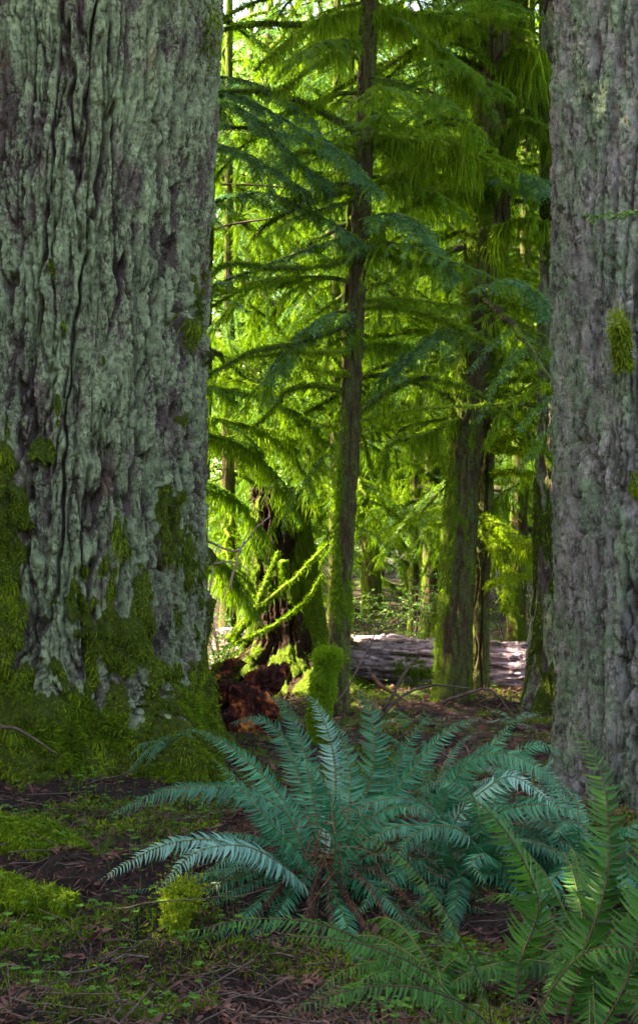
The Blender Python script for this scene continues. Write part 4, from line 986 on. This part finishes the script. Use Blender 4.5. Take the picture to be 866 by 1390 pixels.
# ---------------------------------------------------------------- forest floor
def scatter_xy(n, x0, x1, y0, y1):
    # denser near the camera, inside the view wedge
    y = y0*(y1/y0)**rng.random(n); x = (x0+(x1-x0)*rng.random(n))*y
    return x, y
def litter():
    n = 140000; x, y = scatter_xy(n, -.38, .46, 3.2, 12); z = gz(x, y)+.012*rng.random(n)
    a = rng.random(n)*2*PI; L = (.012+.045*rng.random(n)**2)*(.6+y/9)
    D = np.stack([np.cos(a), np.sin(a), .35*rng.standard_normal(n)], -1)*L[:, None]
    W = unit(np.cross(D, np.array([0, 0, 1.])+.6*rng.standard_normal((n, 3))))*(L*(.04+.22*rng.random(n)**4))[:, None]
    g = Geo(); blades(g, np.stack([x, y, z], -1), D, W, kite=True)
    o = g.build('leaf_litter', M['litter'], None, False); tag(o, 'brown fallen needles and leaf scraps over the dark forest floor', 'leaf litter', kind='stuff')
    g = Geo(); n = 1300; x, y = scatter_xy(n, -.3, .3, 3.4, 10)
    for i in range(n):
        l = random.uniform(.06, .4); a = random.uniform(0, PI); p = np.array([x[i], y[i], gz(x[i], y[i])+.015])
        Q = p+np.linspace(-.5, .5, 5)[:, None]*l*np.array([math.cos(a), math.sin(a), random.gauss(0, .2)])+.008*rng.standard_normal((5, 3))
        tube(g, Q, random.uniform(.0012, .004), 4, cap=False)
    o = g.build('twigs', M['twig']); tag(o, 'thin dead twigs strewn over the forest floor', 'twigs', kind='stuff')
litter()
def herbs():
    g = Geo(); st = Geo()
    n = 2800; x, y = scatter_xy(n, -.30, .30, 3.5, 11)
    keep = (fbm(x*1.6, y*1.6, 0*x, 3, 61)+.25*(x/y < -.08)) > .10
    for X, Y in zip(x[keep], y[keep]):
        h = random.uniform(.02, .11); p = np.array([X, Y, gz(X, Y)]); top = p+np.array([random.gauss(0, .015), random.gauss(0, .015), h])
        blades(st, p[None], (top-p)[None], np.array([[.0012, 0, 0]]))
        m = random.choice((3, 3, 5, 7)); a0 = random.random()*6; L = random.uniform(.006, .018)*(1+Y/12)
        a = a0+np.arange(m)*2*PI/m
        D = np.stack([np.cos(a), np.sin(a), np.full(m, random.uniform(-.3, .35))], -1)*L
        W = np.stack([-np.sin(a), np.cos(a), 0*a], -1)*L*.38
        blades(g, np.repeat(top[None], m, 0), D, W, kite=True)
    o = g.build('ground_herbs', M['leaf'], None, False); tag(o, 'small bright green herb leaves scattered over the forest floor', 'ground plants', kind='stuff')
    o = st.build('herb_stems', M['leaf'], None, False); tag(o, 'fine stems of the little ground herbs', 'ground plants', kind='stuff')
herbs()
def floor_moss():
    n = 210000; x, y = scatter_xy(n, -.36, .45, 3.3, 13)
    m = fbm(x*1.5, y*1.5, 0*x, 4, 81)+.28*(x/y < -.08)-.12*(np.hypot(x-.2, y-5) < .8)+.18*fbm(x*8, y*8, 0*x, 2, 85)
    k = m > .12; x, y = x[k], y[k]; n = len(x); lump = .035*np.clip(m[k]-.1, 0, 1)*2+.012*(1+noise(x*18, y*18, 0*x, 3))
    P = np.stack([x, y, gz(x, y)+lump*rng.random(n)], -1)
    D = unit(np.array([0, 0, .8])+.8*rng.standard_normal((n, 3)))*(.010+.018*rng.random(n))[:, None]*(.6+y/10)[:, None]
    g = Geo(); blades(g, P, D, unit(rng.standard_normal((n, 3)))*(.0022*(.6+y/8))[:, None])
    o = g.build('ground_moss', M['bright_moss'], None, False); tag(o, 'patches of soft green moss on the dark forest floor', 'moss', kind='stuff')
floor_moss()
# understorey shrubs behind
def shrub(px, D, h, label, k):
    b = at(px, 900, D); b[2] = gz(b[0], b[1])
    t = thing('shrub', label, 'shrub', tuple(b)); gs, gl = Geo(), Geo()
    for i in range(9):
        a = random.uniform(0, 2*PI); sp = random.uniform(.15, .6)*h
        P = spline(np.array([b, b+[math.cos(a)*sp*.3, math.sin(a)*sp*.3, h*.5], b+[math.cos(a)*sp, math.sin(a)*sp, h*random.uniform(.7, 1)]]), 12)
        tube(gs, P, np.linspace(.008, .002, 12), 4)
        for j in range(14):
            p = P[random.randint(3, 11)]; dr = unit(np.array([random.gauss(0, 1), random.gauss(0, 1), random.uniform(-.2, .5)])); l = random.uniform(.1, .3)
            Q = p+np.linspace(0, 1, 4)[:, None]*dr*l; tube(gs, Q, .002, 3, cap=False)
            m = 16; f = rng.random(m); B = p+dr*l*f[:, None]; DD = unit(rng.standard_normal((m, 3))+dr)*(.018+.016*rng.random((m, 1)))
            blades(gl, B, DD, unit(np.cross(DD, rng.standard_normal((m, 3))))*.007, kite=True)
    gs.build('stem', M['twig'], t, off=b); gl.build('leaves', M['leaf' if k % 2 else 'yew'], t, False, off=b)
for k, (px, D, h, lb) in enumerate([(300, 12.5, 1.1, 'leafy shrub behind the mossy dead boughs'), (500, 13.8, 1.0, 'leafy shrub over the left end of the log'), (560, 14.6, 1.2, 'sunlit shrub behind the log, left of the thicker mossy trunk'),
        (690, 14.2, 1.3, 'sunlit shrub behind the log near the grey green trunk'), (330, 16, 1.4, 'shrub deep behind the cedar on the left'), (460, 17.5, 1.5, 'shrub far behind the slim middle trunk'),
        (610, 18, 1.5, 'shrub far behind the thicker mossy trunk'), (720, 17, 1.5, 'shrub far behind near the right trunk'), (400, 22, 2.0, 'tall shrub in the distant greenery on the left'), (520, 23, 2.0, 'tall shrub in the distant greenery in the middle'), (650, 23, 2.0, 'tall shrub in the distant greenery on the right')]):
    shrub(px, D, h, lb, k)
